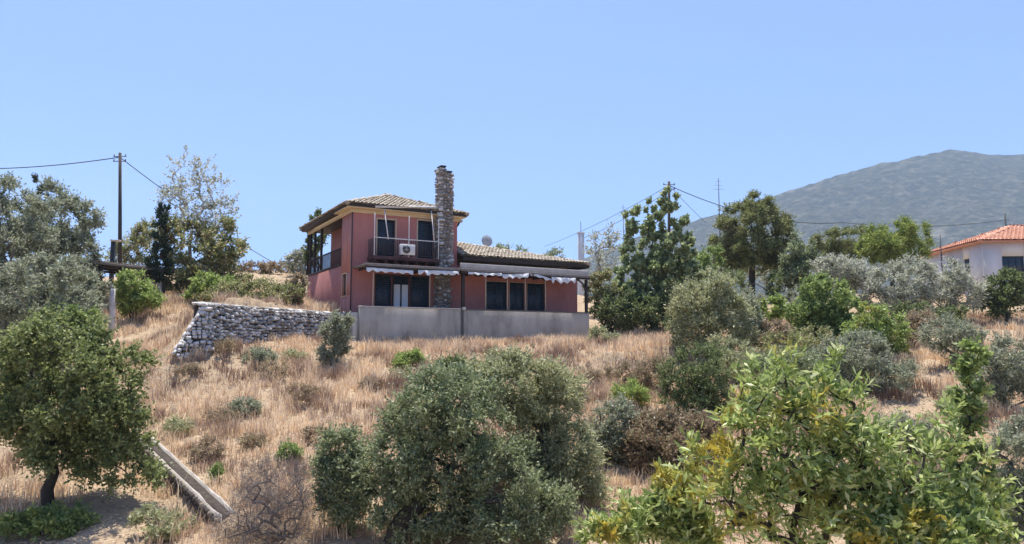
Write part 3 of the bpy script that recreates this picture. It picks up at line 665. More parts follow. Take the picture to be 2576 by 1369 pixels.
# ------------------------------------------------------------------ trees and shrubs
def leaf_cards(P, D, L, W, r):
    """one folded rhombic leaf per point"""
    n = len(P); D = D/(np.linalg.norm(D, axis=1, keepdims=True)+1e-9)
    A = np.cross(D, r.normal(size=(n, 3))); A /= (np.linalg.norm(A, axis=1, keepdims=True)+1e-9); N = np.cross(D, A)
    L = L*r.uniform(.65, 1.25, (n, 1)); W = W*r.uniform(.7, 1.25, (n, 1))
    mid = P+D*L*.48-N*L*.06; V = np.stack([P, mid+A*W*.5, P+D*L-N*L*.12, mid-A*W*.5], 1).reshape(-1, 3)
    return V, np.arange(n*4).reshape(-1, 4)
def unit(r, n):
    v = r.normal(size=(n, 3)); return v/np.linalg.norm(v, axis=1, keepdims=True)
def plant(name, label, cat, d, bx, lobes, n, L, W, mat, bark='bark', tr=.12, th=None, clumps=70, rc=.5, shell=.55, up=.25, droop=0.0,
          group=None, seed=None, stems=1, crown_name='crown', trunk_name='trunk', big=0, depth=1.0, twigk=7, lean=0.0, rtip=.010, gap=.0, z_off=0.0, trunk_mat2=None, tlean=.45):
    """lobes: (x, y, rx, ry[, depth offset]) of the crown's masses as surveyed in the picture at distance d; everything becomes metres here"""
    seed = seed if seed is not None else int(abs(bx*7+d*131+len(lobes)*17)) % 99991
    L *= 1.15; W *= 1.45 if W > .02 else 1.0
    r = np.random.default_rng(seed); base = ground(bx, d); base[2] += z_off
    root = thing(name, label, cat, base, 0, group)
    E = []
    for lb in lobes:
        x, y, rx, ry = lb[:4]; dd = lb[4] if len(lb) > 4 else 0.0
        if bx > 1480 and 23 < d < 60: rx *= 1.14; ry *= 1.1
        c = at(x, y, d+dd); k = (d+dd)/FPX; c[2] += EYE; c = c-base; c[2] = max(c[2], ry*k*.35); E.append((c, np.array([rx*k, rx*k*depth, ry*k])))
    vol = np.array([e[1].prod()**(2/3) for e in E]); vol /= vol.sum()
    pts = []; own = []
    for i, (c, R) in enumerate(E):
        m = max(3, int(round(clumps*vol[i]))); u = unit(r, m*3); rad = r.uniform(shell**3, 1, (m*3, 1))**(1/3)
        q = c+u*rad*R*r.uniform(.8, 1.06, (m*3, 1))
        keep = [0]; 
        for j in range(1, len(q)):
            if len(keep) >= m: break
            if min(np.linalg.norm(q[j]-q[k]) for k in keep[-25:]) > .42*rc: keep.append(j)
        pts.append(q[keep]); own += [i]*len(keep)
    Cn = np.concatenate(pts); own = np.array(own)
    zmin = .06 if stems > 1 else .12
    ok = Cn[:, 2] > zmin; Cn = Cn[ok]; own = own[ok]
    if not len(Cn): return root
    cen = np.array([E[o][0] for o in own])
    # trunk and limbs
    top = np.average([e[0] for e in E], axis=0, weights=vol); lowest = min(e[0][2]-e[1][2] for e in E)
    th = th if th is not None else max(.15, lowest+.25*(top[2]-lowest))
    nodes = []; parent = []; g = Geo()
    for s in range(stems):
        a = r.uniform(0, 6.28); off = np.array([math.cos(a), math.sin(a), 0])*(.12*(stems > 1)*r.uniform(.3, 1.6))
        tp = np.array([top[0]*tlean, top[1]*tlean, th])+off*1.6; prev = -1
        for f in np.linspace(0, 1, 5):
            p = off+(tp-off)*np.array([f, f, f])+np.array([r.normal(0, .03), r.normal(0, .03), 0])*(f > 0)*(1+th*.3)
            if f == 0: p = p-np.array([0, 0, .25])
            nodes.append(p); parent.append(prev); prev = len(nodes)-1
    nroot = len(nodes); tt = nodes[-1]
    order = np.argsort(np.linalg.norm(Cn-tt, axis=1)); clump_node = np.zeros(len(Cn), int)
    for ci in order:
        c = Cn[ci]; N = np.array(nodes); dv = np.linalg.norm(N-c, axis=1)+.25*np.maximum(0, N[:, 2]-c[2]); dv[[k for k in range(nroot) if k % 5 < 2]] += .6
        j = int(np.argmin(dv)); a = N[j]; mid = (a+c)/2+r.normal(0, .07, 3)*np.linalg.norm(c-a)+np.array([0, 0, .06*np.linalg.norm(c-a)])
        nodes.append(mid); parent.append(j); nodes.append(c); parent.append(len(nodes)-2); clump_node[ci] = len(nodes)-1
    cnt = np.zeros(len(nodes)); cnt[clump_node] = 1
    for i in range(len(nodes)-1, -1, -1):
        if parent[i] >= 0: cnt[parent[i]] += cnt[i]
    rad = np.minimum(tr, rtip*np.maximum(cnt, 1)**.55)
    for s in range(stems):
        idx = range(s*5, s*5+5); tube(g, [nodes[i] for i in idx], [tr*(1.25-.45*k/4)/(1 if stems == 1 else 1.3) for k in range(5)], 8)
    for i in range(nroot, len(nodes), 2):
        j = parent[i]; rj = rad[j] if j >= nroot else min(tr*.75, rad[i]*1.25)
        tube(g, [nodes[j], nodes[i], nodes[i+1]], [min(rj, rad[i]*1.3), rad[i], rad[i+1]*.8], 5, cap=False)
    tk = obj(trunk_name, g, M[bark], root, smooth=True)
    if trunk_mat2:
        tk.name = 'branches'; g2 = Geo(); tube(g2, [np.array(nodes[i])*np.array([1, 1, 1]) for i in range(5)], [tr*(1.3-.45*k/4) for k in range(5)], 8); obj('trunk', g2, M[trunk_mat2], root, smooth=True)
    # leaves on short twigs
    if n:
        per = np.maximum(1, r.normal(1, .35, len(Cn))); per = per/per.sum()
        tw = np.maximum(1, (per*n/twigk).astype(int)); ci = np.repeat(np.arange(len(Cn)), tw); m = len(ci)
        out = Cn[ci]-cen[ci]; out /= (np.linalg.norm(out, axis=1, keepdims=True)+1e-9)
        dirs = unit(r, m)+out*.75+np.array([0, 0, up]); dirs /= np.linalg.norm(dirs, axis=1, keepdims=True)
        st = Cn[ci]+unit(r, m)*rc*.35*r.uniform(0, 1, (m, 1)); ln = rc*r.uniform(.35, 1.1, (m, 1))
        f = np.tile(np.linspace(.15, 1, twigk), m)[:, None]+r.normal(0, .05, (m*twigk, 1))
        S = np.repeat(st, twigk, 0); Dr = np.repeat(dirs, twigk, 0); LN = np.repeat(ln, twigk, 0)
        P = S+Dr*LN*f-np.array([0, 0, 1])*(droop*LN*f*f)
        LD = Dr*.7+unit(r, len(P))*.85+np.array([0, 0, -.25*droop])
        keep = P[:, 2] > -.05
        P, LD = P[keep], LD[keep]
        if big:
            wp = P+base; o2 = np.argsort(np.linalg.norm(wp-np.array([0, 0, EYE]), axis=1)+r.normal(0, .25, len(P))); sel = o2[:big]
            lg = Geo(); V, Q = leaf_cards(np.zeros((1, 3)), np.array([[1.0, 0, 0]]), 1, 1, np.random.default_rng(3)); 
            # a pointed leaf with a mid rib fold
            t = np.linspace(0, 1, 7); wv = np.sin(t**.8*math.pi)**.9*.5
            V = [];
            for k in range(7):
                z = -.12*t[k]**2; V += [(t[k], -wv[k]*W/L, z+.10*wv[k]), (t[k], 0, z), (t[k], wv[k]*W/L, z+.10*wv[k])]
            lg.add(np.array(V), q=[(3*k+a, 3*k+3+a, 3*k+4+a, 3*k+1+a) for k in range(6) for a in range(2)])
            lm = lg.mesh('leaf', True); lm.materials.append(M[mat])
            for k in sel:
                o = bpy.data.objects.new('leaf', lm); C.objects.link(o); o.parent = root; o.location = P[k]
                o.rotation_euler = Vector(LD[k]).to_track_quat('X', 'Z').to_euler(); o.rotation_euler.rotate_axis('X', float(r.uniform(-1.2, 1.2)))
                sc_ = L*float(r.uniform(.75, 1.25)); o.scale = (sc_, sc_, sc_)
            mask = np.ones(len(P), bool); mask[sel] = False; P, LD = P[mask], LD[mask]
        V, Q = leaf_cards(P, LD, L, W, r)
        cr = obj(crown_name, Geo().add(V, q=Q), M[mat], root)
        if big: cr['kind'] = 'stuff'
    return root

T = plant
# --- left foreground tree
T('broadleaf_tree', 'round dark green tree with a bare dark trunk on the dry slope', 'tree', 19, 125,
  [(150,890,130,90),(40,950,110,90),(270,950,100,100,-.3),(190,1030,150,95),(40,1060,100,80),(300,1070,90,95,.2),(340,1180,65,50),(150,850,100,60),(250,1130,90,60,.5),(-20,1000,80,90),(150,1120,110,45)],
  62000, .085, .045, 'l_mid', tr=.13, th=1.6, clumps=260, rc=.42, droop=.15, tlean=.04)
# --- left olives
T('olive_tree', 'tall grey green olive at the left edge of the photo', 'olive tree', 38, 20, [(10,540,85,90),(60,640,95,90),(-30,680,90,110),(40,740,110,80),(10,490,50,45),(90,560,60,60)],
  32000, .17, .05, 'l_greyolive', 'bark_grey', tr=.2, clumps=120, rc=.6)
T('olive_tree', 'grey green olive crown just left of the flat roofed carport', 'olive tree', 41, 160, [(150,570,75,75),(185,650,60,80),(120,660,90,80),(200,560,40,50),(130,510,50,40),(170,730,80,50)],
  28000, .17, .05, 'l_greyolive', 'bark_grey', tr=.18, clumps=100, rc=.6)
T('cypress_tree', 'dark cypress tip rising out of the left olives', 'cypress', 46, 95, [(95,480,22,42),(100,540,32,60),(100,620,40,80)], 6000, .16, .05, 'l_cypress', tr=.14, clumps=60, rc=.35, up=1.4, shell=.2)
T('olive_tree', 'low spreading olive filling the left edge below the tall one', 'olive tree', 31, 90, [(60,780,120,75),(150,750,95,75),(10,820,90,60),(190,800,65,60),(100,690,90,50)],
  30000, .14, .042, 'l_greyolive', 'bark_grey', tr=.16, clumps=110, rc=.5)
T('olive_tree', 'olive with forked whitewashed trunk in front of the carport', 'olive tree', 35.5, 279, [(215,718,42,38),(190,745,45,40),(252,722,24,20),(180,690,40,40)],
  9000, .15, .045, 'l_greyolive', 'bark_grey', tr=.13, th=2.3, clumps=55, rc=.45, trunk_mat2='limewash', tlean=.0)
T('shrub', 'light green leafy bush below the whitewashed trunk', 'shrub', 30, 175, [(170,810,60,50),(210,835,40,35),(120,830,50,40)], 9000, .12, .05, 'l_green', clumps=60, rc=.4, stems=4, tr=.04)
T('shrub', 'bright green bush under the carport roof', 'shrub', 38, 335, [(340,722,44,36),(325,755,30,30),(362,750,34,30)], 9000, .14, .06, 'l_bright', clumps=60, rc=.4, stems=4, tr=.05, seed=5)
T('shrub', 'dark green bush at the foot of the carport pillar', 'shrub', 40, 372, [(370,755,26,26),(345,775,40,18)], 3500, .14, .05, 'l_dark', clumps=30, rc=.3, stems=3, tr=.04)
T('shrub', 'brownish grey scrub behind the carport roof', 'shrub', 52, 345, [(345,620,45,50),(310,650,35,35),(370,600,30,40)], 6000, .2, .06, 'l_autumn', 'bark_grey', clumps=55, rc=.6, stems=4, tr=.05)
T('cypress_tree', 'narrow dark cypress beside the half bare tree', 'cypress', 43.6, 410, [(412,540,14,34),(405,600,24,60),(398,670,32,60)], 7000, .16, .05, 'l_cypress', tr=.12, clumps=70, rc=.35, up=1.4, shell=.2)
T('half_bare_tree', 'tall half bare tree with thin pale twigs and brownish leaves', 'tree', 46, 470, [(470,450,55,65),(530,480,45,70),(440,520,45,60),(500,560,75,60),(560,540,35,60)],
  5500, .13, .07, 'l_silver', 'bark_pale', tr=.12, th=4.5, clumps=170, rc=.7, up=1.0, shell=.15, rtip=.009)
T('broadleaf_tree', 'brown tinged green tree under the bare twigs behind the rubble wall', 'tree', 45, 500, [(480,620,80,70),(550,640,60,70),(440,680,50,50),(580,600,26,60),(530,700,80,40)],
  16000, .17, .085, 'l_autumn', tr=.14, clumps=110, rc=.6)
T('shrub', 'yellow green bush behind the high end of the rubble wall', 'shrub', 40.5, 530, [(520,715,34,28),(560,725,40,28),(500,740,28,22)], 6000, .14, .06, 'l_bright', clumps=45, rc=.4, stems=4, tr=.03)
T('shrub', 'dry brown green hedge along the top of the rubble wall', 'shrub', 38.5, 650, [(590,742,55,32),(650,738,60,38),(710,745,48,38),(640,765,95,20),(555,755,40,24)], 17000, .13, .045, 'l_autumn', clumps=120, rc=.42, stems=6, tr=.03)
T('shrub', 'brown twiggy bush against the left wall of the pink house', 'shrub', 39.5, 748, [(735,745,28,40),(755,720,16,26)], 4500, .12, .045, 'l_drybush', clumps=35, rc=.32, stems=4, tr=.03)
T('shrub', 'pale bush on the skyline left of the pink house', 'shrub', 58, 748, [(748,665,24,26),(760,650,14,18)], 2500, .2, .07, 'l_silver', clumps=25, rc=.45, stems=3, tr=.04)
T('broadleaf_tree', 'small dark tree top showing above the left eave of the pink house', 'tree', 56, 800, [(800,560,26,20),(790,600,28,40)], 3500, .18, .08, 'l_dark', clumps=30, rc=.45, tr=.08)
# --- plants on the dry slope
T('shrub', 'grey green olive sprout below the corner of the terrace', 'shrub', 30.6, 842, [(845,835,40,32),(835,885,34,40),(855,808,24,16)], 9500, .11, .032, 'l_greyolive', 'bark_grey', clumps=50, rc=.34, stems=4, tr=.03, up=.8)
T('shrub', 'low grey green shrub in the grass below the rubble wall', 'shrub', 29.6, 655, [(655,912,40,20)], 3000, .1, .03, 'l_greyolive', clumps=28, rc=.28, stems=4, tr=.02)
T('shrub', 'round fresh green shrub in the grass below the terrace', 'shrub', 30.6, 1030, [(1030,908,36,22),(1010,915,20,14)], 4500, .09, .03, 'l_bright', clumps=32, rc=.25, stems=4, tr=.02)
T('shrub', 'small dark green bush behind the big central olive top', 'shrub', 29.2, 1140, [(1140,930,38,22)], 2200, .2, .03, 'l_dark', clumps=14, rc=.4, stems=3, tr=.02, up=.9)
T('shrub', 'small grey shrub in the middle of the dry grass', 'shrub', 25.2, 620, [(620,1025,30,16)], 2200, .09, .028, 'l_greyolive', clumps=22, rc=.24, stems=3, tr=.02)
T('shrub', 'small green shrub above the bare twig bush', 'shrub', 21.2, 725, [(725,1140,26,16)], 1800, .08, .03, 'l_green', clumps=18, rc=.2, stems=3, tr=.015)
T('shrub', 'thin green weed beside the drain channel', 'shrub', 20.2, 545, [(545,1220,14,22)], 700, .08, .025, 'l_green', clumps=10, rc=.18, stems=3, tr=.012, up=1)
T('shrub', 'green weeds at the foot of the left foreground tree', 'shrub', 17.8, 120, [(130,1310,75,28),(60,1330,50,30),(190,1315,40,16)], 4500, .11, .04, 'l_green', clumps=45, rc=.26, stems=6, tr=.015)
T('shrub', 'low yellow green weeds right of the left foreground tree', 'shrub', 17.4, 420, [(420,1325,60,20),(370,1300,24,14)], 2400, .1, .03, 'l_yellowolive', clumps=24, rc=.24, stems=5, tr=.012)
T('bare_bush', 'leafless grey twiggy bush at the bottom of the slope', 'bush', 16.8, 715, [(700,1230,85,70),(640,1290,70,60),(740,1290,60,70),(600,1330,50,40)], 14000, .17, .006, 'l_deadtwig', 'bark_grey', clumps=120, rc=.45, stems=6, tr=.04, rtip=.007, crown_name='twigs')
SCRUB = ((470,27.5,'low brown scrub tuft below the raking end of the rubble wall'),(560,29.2,'dry scrub tuft close under the middle of the rubble wall'),(690,28.4,'brown scrub tuft just right of the low grey green shrub'),
  (740,30.8,'dry scrub tuft under the right half of the rubble wall'),(560,24.5,'brown scrub tuft left of the small grey shrub'),(760,26.2,'dry scrub tuft right of the small grey shrub'),
  (930,27.6,'brown scrub tuft left of the central olive top'),(450,23.6,'dry scrub tuft above the upper end of the drain channel'),(520,21.6,'scrub tuft beside the middle of the drain channel'),
  (640,22.4,'brown scrub tuft above the bare twig bush'),(800,22.6,'dry scrub tuft above the olive sapling'),(1010,28.6,'dry scrub tuft below the round fresh green shrub'),
  (1480,30.2,'brown scrub tuft left of the purple grey scrub'),(1240,33,'dry scrub tuft below the middle of the terrace wall'),(1450,27.5,'brown scrub tuft above the right shoulder of the pale olive'))
for k, (x, d, lab) in enumerate(SCRUB):
    y = 870-(gz((x-1288)/FPX*d, d))/d*FPX; h_ = 9+4*((k*7) % 3)
    T('low_scrub', lab, 'scrub', d, x, [(x, y-h_, 26+6*(k % 3), h_)], 1300, .085, .024, ('l_drybush', 'l_brown', 'l_drybush', 'l_yellowolive')[k % 4], 'bark_grey', clumps=18, rc=.26, stems=3, tr=.012, group='dry scrub tufts on the slope', seed=300+k)
# --- big central olives
T('olive_tree', 'big central olive with dark leaning trunk at the bottom of the photo', 'olive tree', 16.6, 985,
  [(1050,1030,95,85),(1150,1060,115,110),(1010,1150,85,95),(1110,1190,125,115),(1250,1210,120,115),(1060,1290,110,65),(1150,990,85,60),(1240,1320,120,65),(1350,1290,90,80),(960,1230,50,60)],
  74000, .085, .028, 'l_olive', tr=.2, th=1.1, clumps=290, rc=.4)
T('olive_tree', 'paler olive standing behind and right of the big central olive', 'olive tree', 18.6, 1330,
  [(1300,970,110,75),(1390,1010,65,90),(1240,960,70,55),(1420,1140,90,100),(1350,1080,80,80),(1330,1240,110,90),(1450,1230,70,90),(1400,1310,90,60)],
  62000, .085, .028, 'l_yellowolive', tr=.18, th=1.3, clumps=260, rc=.42, seed=77)
T('olive_tree', 'small olive sapling left of the big central olive trunk', 'olive tree', 17.0, 870, [(860,1140,48,55),(850,1220,45,50),(905,1190,40,60),(880,1270,55,45),(830,1190,30,50)], 18000, .085, .026, 'l_olive', clumps=85, rc=.33, stems=4, tr=.04)
T('shrub', 'grey green bush behind the right side of the central olives', 'shrub', 21.5, 1545, [(1545,1080,52,70),(1550,1160,50,70),(1530,1230,40,50)], 12000, .09, .028, 'l_greyolive', clumps=70, rc=.38, stems=5, tr=.04)
T('shrub', 'broad brown dry bush between the olives and the yellow leaved tree', 'shrub', 21, 1690, [(1650,1100,80,60),(1730,1110,90,65),(1700,1190,120,75),(1640,1240,70,60)], 30000, .085, .036, 'l_brown', clumps=150, rc=.38, stems=7, tr=.03)
T('shrub', 'dense dark green bush below the grassy bank', 'shrub', 26.5, 1750, [(1750,940,70,65),(1720,990,55,60),(1800,990,55,70),(1760,1030,80,45)], 18000, .11, .03, 'l_dark', clumps=100, rc=.45, stems=5, tr=.05, up=.7)
T('shrub', 'purple grey dry scrub under the grassy bank', 'shrub', 30, 1610, [(1610,948,55,30),(1565,940,40,24),(1660,930,40,22)], 8000, .09, .026, 'l_brown', clumps=36, rc=.34, stems=4, tr=.02)
T('shrub', 'spiky light green plant below the grassy bank', 'shrub', 27.6, 1585, [(1580,990,30,18),(1600,1005,20,14)], 1500, .22, .03, 'l_bright', clumps=14, rc=.32, stems=3, tr=.015, up=1.2)
T('shrub', 'yellowish weed at the edge of the grass below the right end of the terrace', 'shrub', 36.5, 1515, [(1515,880,30,26)], 2500, .11, .03, 'l_yellowolive', clumps=24, rc=.3, stems=4, tr=.02)
# --- right of the house
T('olive_tree', 'rounded yellowish olive in front of the poplars', 'olive tree', 34.5, 1785, [(1775,760,70,55),(1740,800,55,60),(1830,810,60,70),(1780,840,90,45),(1800,730,45,35)],
  26000, .14, .04, 'l_yellowolive', 'bark_grey', clumps=130, rc=.5, stems=4, tr=.07, up=.6)
for i, (x, top, hw_, lab) in enumerate(((1588,525,30,'left spire of the poplar clump beside the pink house'),(1638,515,31,'middle spire of the poplar clump beside the pink house'),
        (1683,475,34,'tallest poplar of the clump, in front of the right pole'),(1724,545,31,'right hand poplar of the clump beside the pink house'))):
    T('poplar_tree', lab, 'poplar', 48.5+.6*(i % 2), x, [(x, top+32, hw_*.5, 42), (x-3, top+95, hw_*.85, 60), (x+4, top+165, hw_*1.5, 60), (x, top+235, hw_*1.9, 60)],
      14500, .19, .12, 'l_poplar', 'bark_grey', tr=.09, clumps=120, rc=.36, up=1.5, shell=.2, group='poplars beside the pink house')
T('shrub', 'dark undergrowth at the foot of the poplars', 'shrub', 46.8, 1600, [(1540,790,45,38),(1600,785,60,45),(1660,790,40,40)], 11000, .17, .07, 'l_dark', clumps=75, rc=.5, stems=6, tr=.05)
T('shrub', 'orange tinged bush next to the right veranda post', 'shrub', 47.5, 1520, [(1515,725,32,42),(1535,755,30,30),(1500,770,25,25)], 6500, .15, .07, 'l_autumn', clumps=45, rc=.45, stems=4, tr=.04)
T('half_bare_tree', 'sparse pale tree behind the right end of the pink house', 'tree', 56, 1520, [(1520,640,42,55),(1500,690,32,40),(1550,600,24,36)], 2600, .15, .08, 'l_silver', 'bark_pale', tr=.06, clumps=65, rc=.7, up=.9, shell=.2, rtip=.014)
T('pine_tree', 'large umbrella shaped pine on a bare trunk right of the poplars', 'pine', 60, 1892, [(1890,560,85,52),(1835,600,48,50),(1950,600,50,60),(1890,620,95,48),(1895,530,55,32),(1905,655,75,30),(1850,650,50,30),(1950,655,45,30)],
  44000, .26, .055, 'l_pine', tr=.26, th=3.9, clumps=190, rc=.65, up=.6)
T('shrub', 'dark bushes in the shade beneath the umbrella pine', 'shrub', 56, 1965, [(1965,715,36,34),(1850,705,26,18),(1990,690,20,40)], 6500, .2, .06, 'l_dark', clumps=45, rc=.5, stems=5, tr=.05)
T('shrub', 'grey green scrub around the foot of the umbrella pine', 'shrub', 50, 1860, [(1800,780,50,30),(1870,770,50,30),(1960,790,50,30),(2010,760,40,34)], 9000, .17, .06, 'l_greyolive', clumps=65, rc=.5, stems=5, tr=.04)
T('broadleaf_tree', 'leafy tree between the poplars and the umbrella pine', 'tree', 53, 1765, [(1760,690,40,50),(1790,660,30,40),(1740,740,40,40)], 9000, .18, .075, 'l_green', clumps=65, rc=.55, tr=.09)
T('shrub', 'brown green thicket between the yellowish olive and the grey bush', 'shrub', 32, 1985, [(1985,885,60,40),(2060,870,60,40)], 8000, .12, .04, 'l_autumn', clumps=55, rc=.42, stems=5, tr=.03)
T('shrub', 'tangled dry scrub between the dark bush and the rusty bush', 'shrub', 30.5, 1860, [(1850,900,50,40),(1890,930,50,44),(1830,870,30,24)], 8000, .1, .03, 'l_yellowolive', clumps=55, rc=.4, stems=5, tr=.03)
T('shrub', 'brown dry scrub at the left of the sandy path top', 'shrub', 36, 2290, [(2290,835,40,22),(2320,810,40,24)], 4500, .12, .04, 'l_drybush', clumps=36, rc=.36, stems=4, tr=.03)
T('shrub', 'dark low hedge in front of the silvery olives', 'shrub', 42, 2330, [(2310,795,55,20),(2400,795,45,18),(2250,790,40,20)], 6000, .15, .05, 'l_dark', clumps=45, rc=.4, stems=5, tr=.03)
T('olive_tree', 'hazy grey tree line behind the umbrella pine trunk', 'olive tree', 72, 1800, [(1780,670,60,30),(1850,680,50,26),(1960,690,70,26),(2050,670,50,34)], 7000, .25, .08, 'l_greyolive', clumps=60, rc=.7, tr=.1)
T('shrub', 'scrub on the skyline behind the lower tiled roof', 'shrub', 66, 1300, [(1290,632,40,16),(1400,650,26,16)], 2200, .22, .07, 'l_olive', clumps=24, rc=.5, stems=3, tr=.04)
T('shrub', 'low scrub on the hill crest between hedge and pink house', 'shrub', 60, 690, [(640,700,50,14),(700,700,50,16)], 4000, .2, .06, 'l_drybush', clumps=40, rc=.5, stems=4, tr=.03)
T('broadleaf_tree', 'grey green tree just right of the umbrella pine', 'tree', 55, 2020, [(2015,640,34,55),(2045,680,36,50),(2000,680,24,50)], 8500, .19, .07, 'l_olive', tr=.1, clumps=60, rc=.55)
T('pine_tree', 'dull pine with brown patches left of the bright pine', 'pine', 57, 2110, [(2090,610,45,26),(2140,600,40,28),(2110,640,60,28)], 10000, .24, .045, 'l_pine', tr=.14, clumps=75, rc=.5, up=.5)
T('pine_tree', 'bright yellow green pine left of the white house', 'pine', 54, 2250, [(2250,595,60,36),(2215,625,48,36),(2290,600,34,34),(2250,640,72,30)], 20000, .24, .045, 'l_pinebright', tr=.16, clumps=110, rc=.55, up=.6)
T('olive_tree', 'silvery olive between the dull pine and the bright green tree', 'olive tree', 47, 2120, [(2110,690,55,42),(2160,700,40,40),(2080,690,30,34)], 11000, .19, .05, 'l_silver', 'bark_grey', tr=.12, clumps=75, rc=.55)
T('olive_tree', 'silvery olive in front of the bright pine', 'olive tree', 45, 2265, [(2250,715,60,46),(2300,700,40,40),(2220,750,45,34),(2285,760,45,30)], 14000, .18, .05, 'l_silver', 'bark_grey', tr=.14, clumps=95, rc=.55)
T('olive_tree', 'silvery olive in front of the left wall of the white house', 'olive tree', 46, 2395, [(2380,705,48,40),(2420,740,45,40),(2360,750,40,34),(2410,690,30,26)], 11000, .18, .05, 'l_silver', 'bark_grey', tr=.12, clumps=80, rc=.5)
T('citrus_tree', 'dark round citrus tree beside the white house at the right edge', 'tree', 46, 2530, [(2525,735,48,40),(2560,750,45,40),(2500,755,32,28),(2530,705,34,18)], 11000, .16, .075, 'l_dark', tr=.1, clumps=75, rc=.45)
T('broadleaf_tree', 'bright green tree in the middle of the right slope', 'tree', 37, 2080, [(2070,750,62,48),(2110,790,60,48),(2040,800,48,40),(2090,830,70,34)], 17000, .15, .075, 'l_green', tr=.1, clumps=100, rc=.5)
T('shrub', 'yellow green bush right of the bright green tree', 'shrub', 34, 2215, [(2200,820,50,42),(2240,850,38,44),(2180,850,48,36)], 10000, .13, .06, 'l_bright', clumps=65, rc=.42, stems=5, tr=.05)
T('shrub', 'small bright bush below the umbrella pine', 'shrub', 39, 1935, [(1935,775,34,24),(1910,790,22,18)], 3800, .14, .065, 'l_bright', clumps=30, rc=.35, stems=3, tr=.03)
T('shrub', 'rusty brown bush left of the bright green tree', 'shrub', 35, 1935, [(1935,840,44,34),(1960,860,34,28)], 5500, .11, .045, 'l_drybush', clumps=45, rc=.36, stems=4, tr=.03)
T('olive_tree', 'slim grey olive between the yellowish olive and the rusty bush', 'olive tree', 36, 1890, [(1880,800,26,46),(1890,850,30,40)], 6000, .13, .038, 'l_greyolive', 'bark_grey', clumps=45, rc=.36, stems=3, tr=.04)
T('shrub', 'large round grey green bush left of the sandy path', 'shrub', 28.5, 2160, [(2150,905,85,55),(2210,930,65,65),(2090,920,55,50),(2180,960,90,45)], 24000, .11, .03, 'l_greyolive', 'bark_grey', clumps=125, rc=.46, stems=6, tr=.05, up=.6)
T('shrub', 'dull green bush behind the top of the yellow leaved tree', 'shrub', 27, 2000, [(1990,930,60,46),(1940,940,50,40)], 9000, .11, .032, 'l_olive', clumps=60, rc=.42, stems=5, tr=.04)
T('olive_tree', 'small bluish grey olive on the right of the sandy path', 'olive tree', 31, 2395, [(2380,840,50,30),(2410,870,40,40),(2430,850,36,30)], 9000, .12, .034, 'l_greyolive', 'bark_grey', tr=.06, clumps=60, rc=.4)
T('olive_tree', 'grey olive cut by the right edge of the photo', 'olive tree', 25, 2530, [(2540,920,60,60),(2500,960,48,60),(2570,1000,55,70)], 15000, .1, .03, 'l_greyolive', 'bark_grey', clumps=85, rc=.42, stems=4, tr=.05)
T('shrub', 'bluish grey bush in the bottom right corner', 'shrub', 16.5, 2555, [(2560,1150,55,85),(2550,1260,60,80),(2570,1340,60,50)], 15000, .085, .026, 'l_greyolive', 'bark_grey', clumps=90, rc=.36, stems=5, tr=.04)
T('shrub', 'dry yellowish weeds beside the sandy path', 'shrub', 24, 2420, [(2420,1030,46,40),(2380,1060,36,26)], 4500, .09, .03, 'l_yellowolive', clumps=40, rc=.3, stems=4, tr=.02)
T('shrub', 'grey shrub above the large leaves at the right', 'shrub', 19.5, 2260, [(2250,1090,60,40),(2310,1110,45,36)], 8500, .08, .026, 'l_greyolive', clumps=60, rc=.32, stems=4, tr=.03)
# --- foreground right: large leaved trees
T('walnut_tree', 'large leaved green tree with yellow patches in the right foreground', 'tree', 10.6, 2070,
  [(1960,1010,85,75),(2090,1040,95,75),(1880,1120,90,80),(2000,1150,115,95),(2150,1160,110,90),(2260,1190,90,80),(1840,1250,100,85),(1990,1280,130,90),(2160,1300,130,80),(2310,1290,90,80),(1980,930,24,46),(2380,1150,40,50),(1860,985,18,42),(2095,955,18,45),(2235,1075,22,55),(2390,1080,18,55),(1760,1180,22,50),(2440,1200,40,60),(2480,1300,45,60)],
  13500, .135, .032, 'l_walnut', 'bark', tr=.07, th=2.1, clumps=270, rc=.38, up=1.0, big=300, droop=.15, rtip=.007, shell=.2)
T('walnut_tree', 'leafy green shoots left of the large leaved tree at the bottom edge', 'tree', 11.2, 1690, [(1700,1230,30,50),(1690,1300,55,50),(1600,1320,55,40),(1520,1345,50,30),(1740,1340,60,40)], 6500, .115, .034, 'l_walnut', clumps=75, rc=.26, stems=6, tr=.02, up=.9, rtip=.006, shell=.2)
T('slender_tree', 'slender upright young tree near the right edge', 'tree', 13, 2437, [(2445,900,22,45),(2440,980,30,50),(2445,1050,32,40),(2435,1150,30,30),(2430,1220,40,40),(2470,1240,50,50),(2400,1280,50,50),(2470,1330,50,40)],
  8000, .095, .045, 'l_green', tr=.035, th=3.2, tlean=1.0, clumps=85, rc=.22, up=.5, shell=.15, rtip=.006)
T('shrub', 'yellow green leaves at the bottom edge below the slender tree', 'shrub', 10.2, 2330, [(2250,1340,80,40),(2360,1350,80,40),(2440,1350,60,40)], 4500, .11, .045, 'l_walnut', clumps=50, rc=.28, stems=6, tr=.02, seed=9)
T('climbing_vine', 'dark climbing plant on the left loggia of the pink house', 'vine', 49, 772, [(772,630,10,26),(785,650,14,16)], 1500, .16, .07, 'l_dark', clumps=16, rc=.3, stems=2, tr=.03)

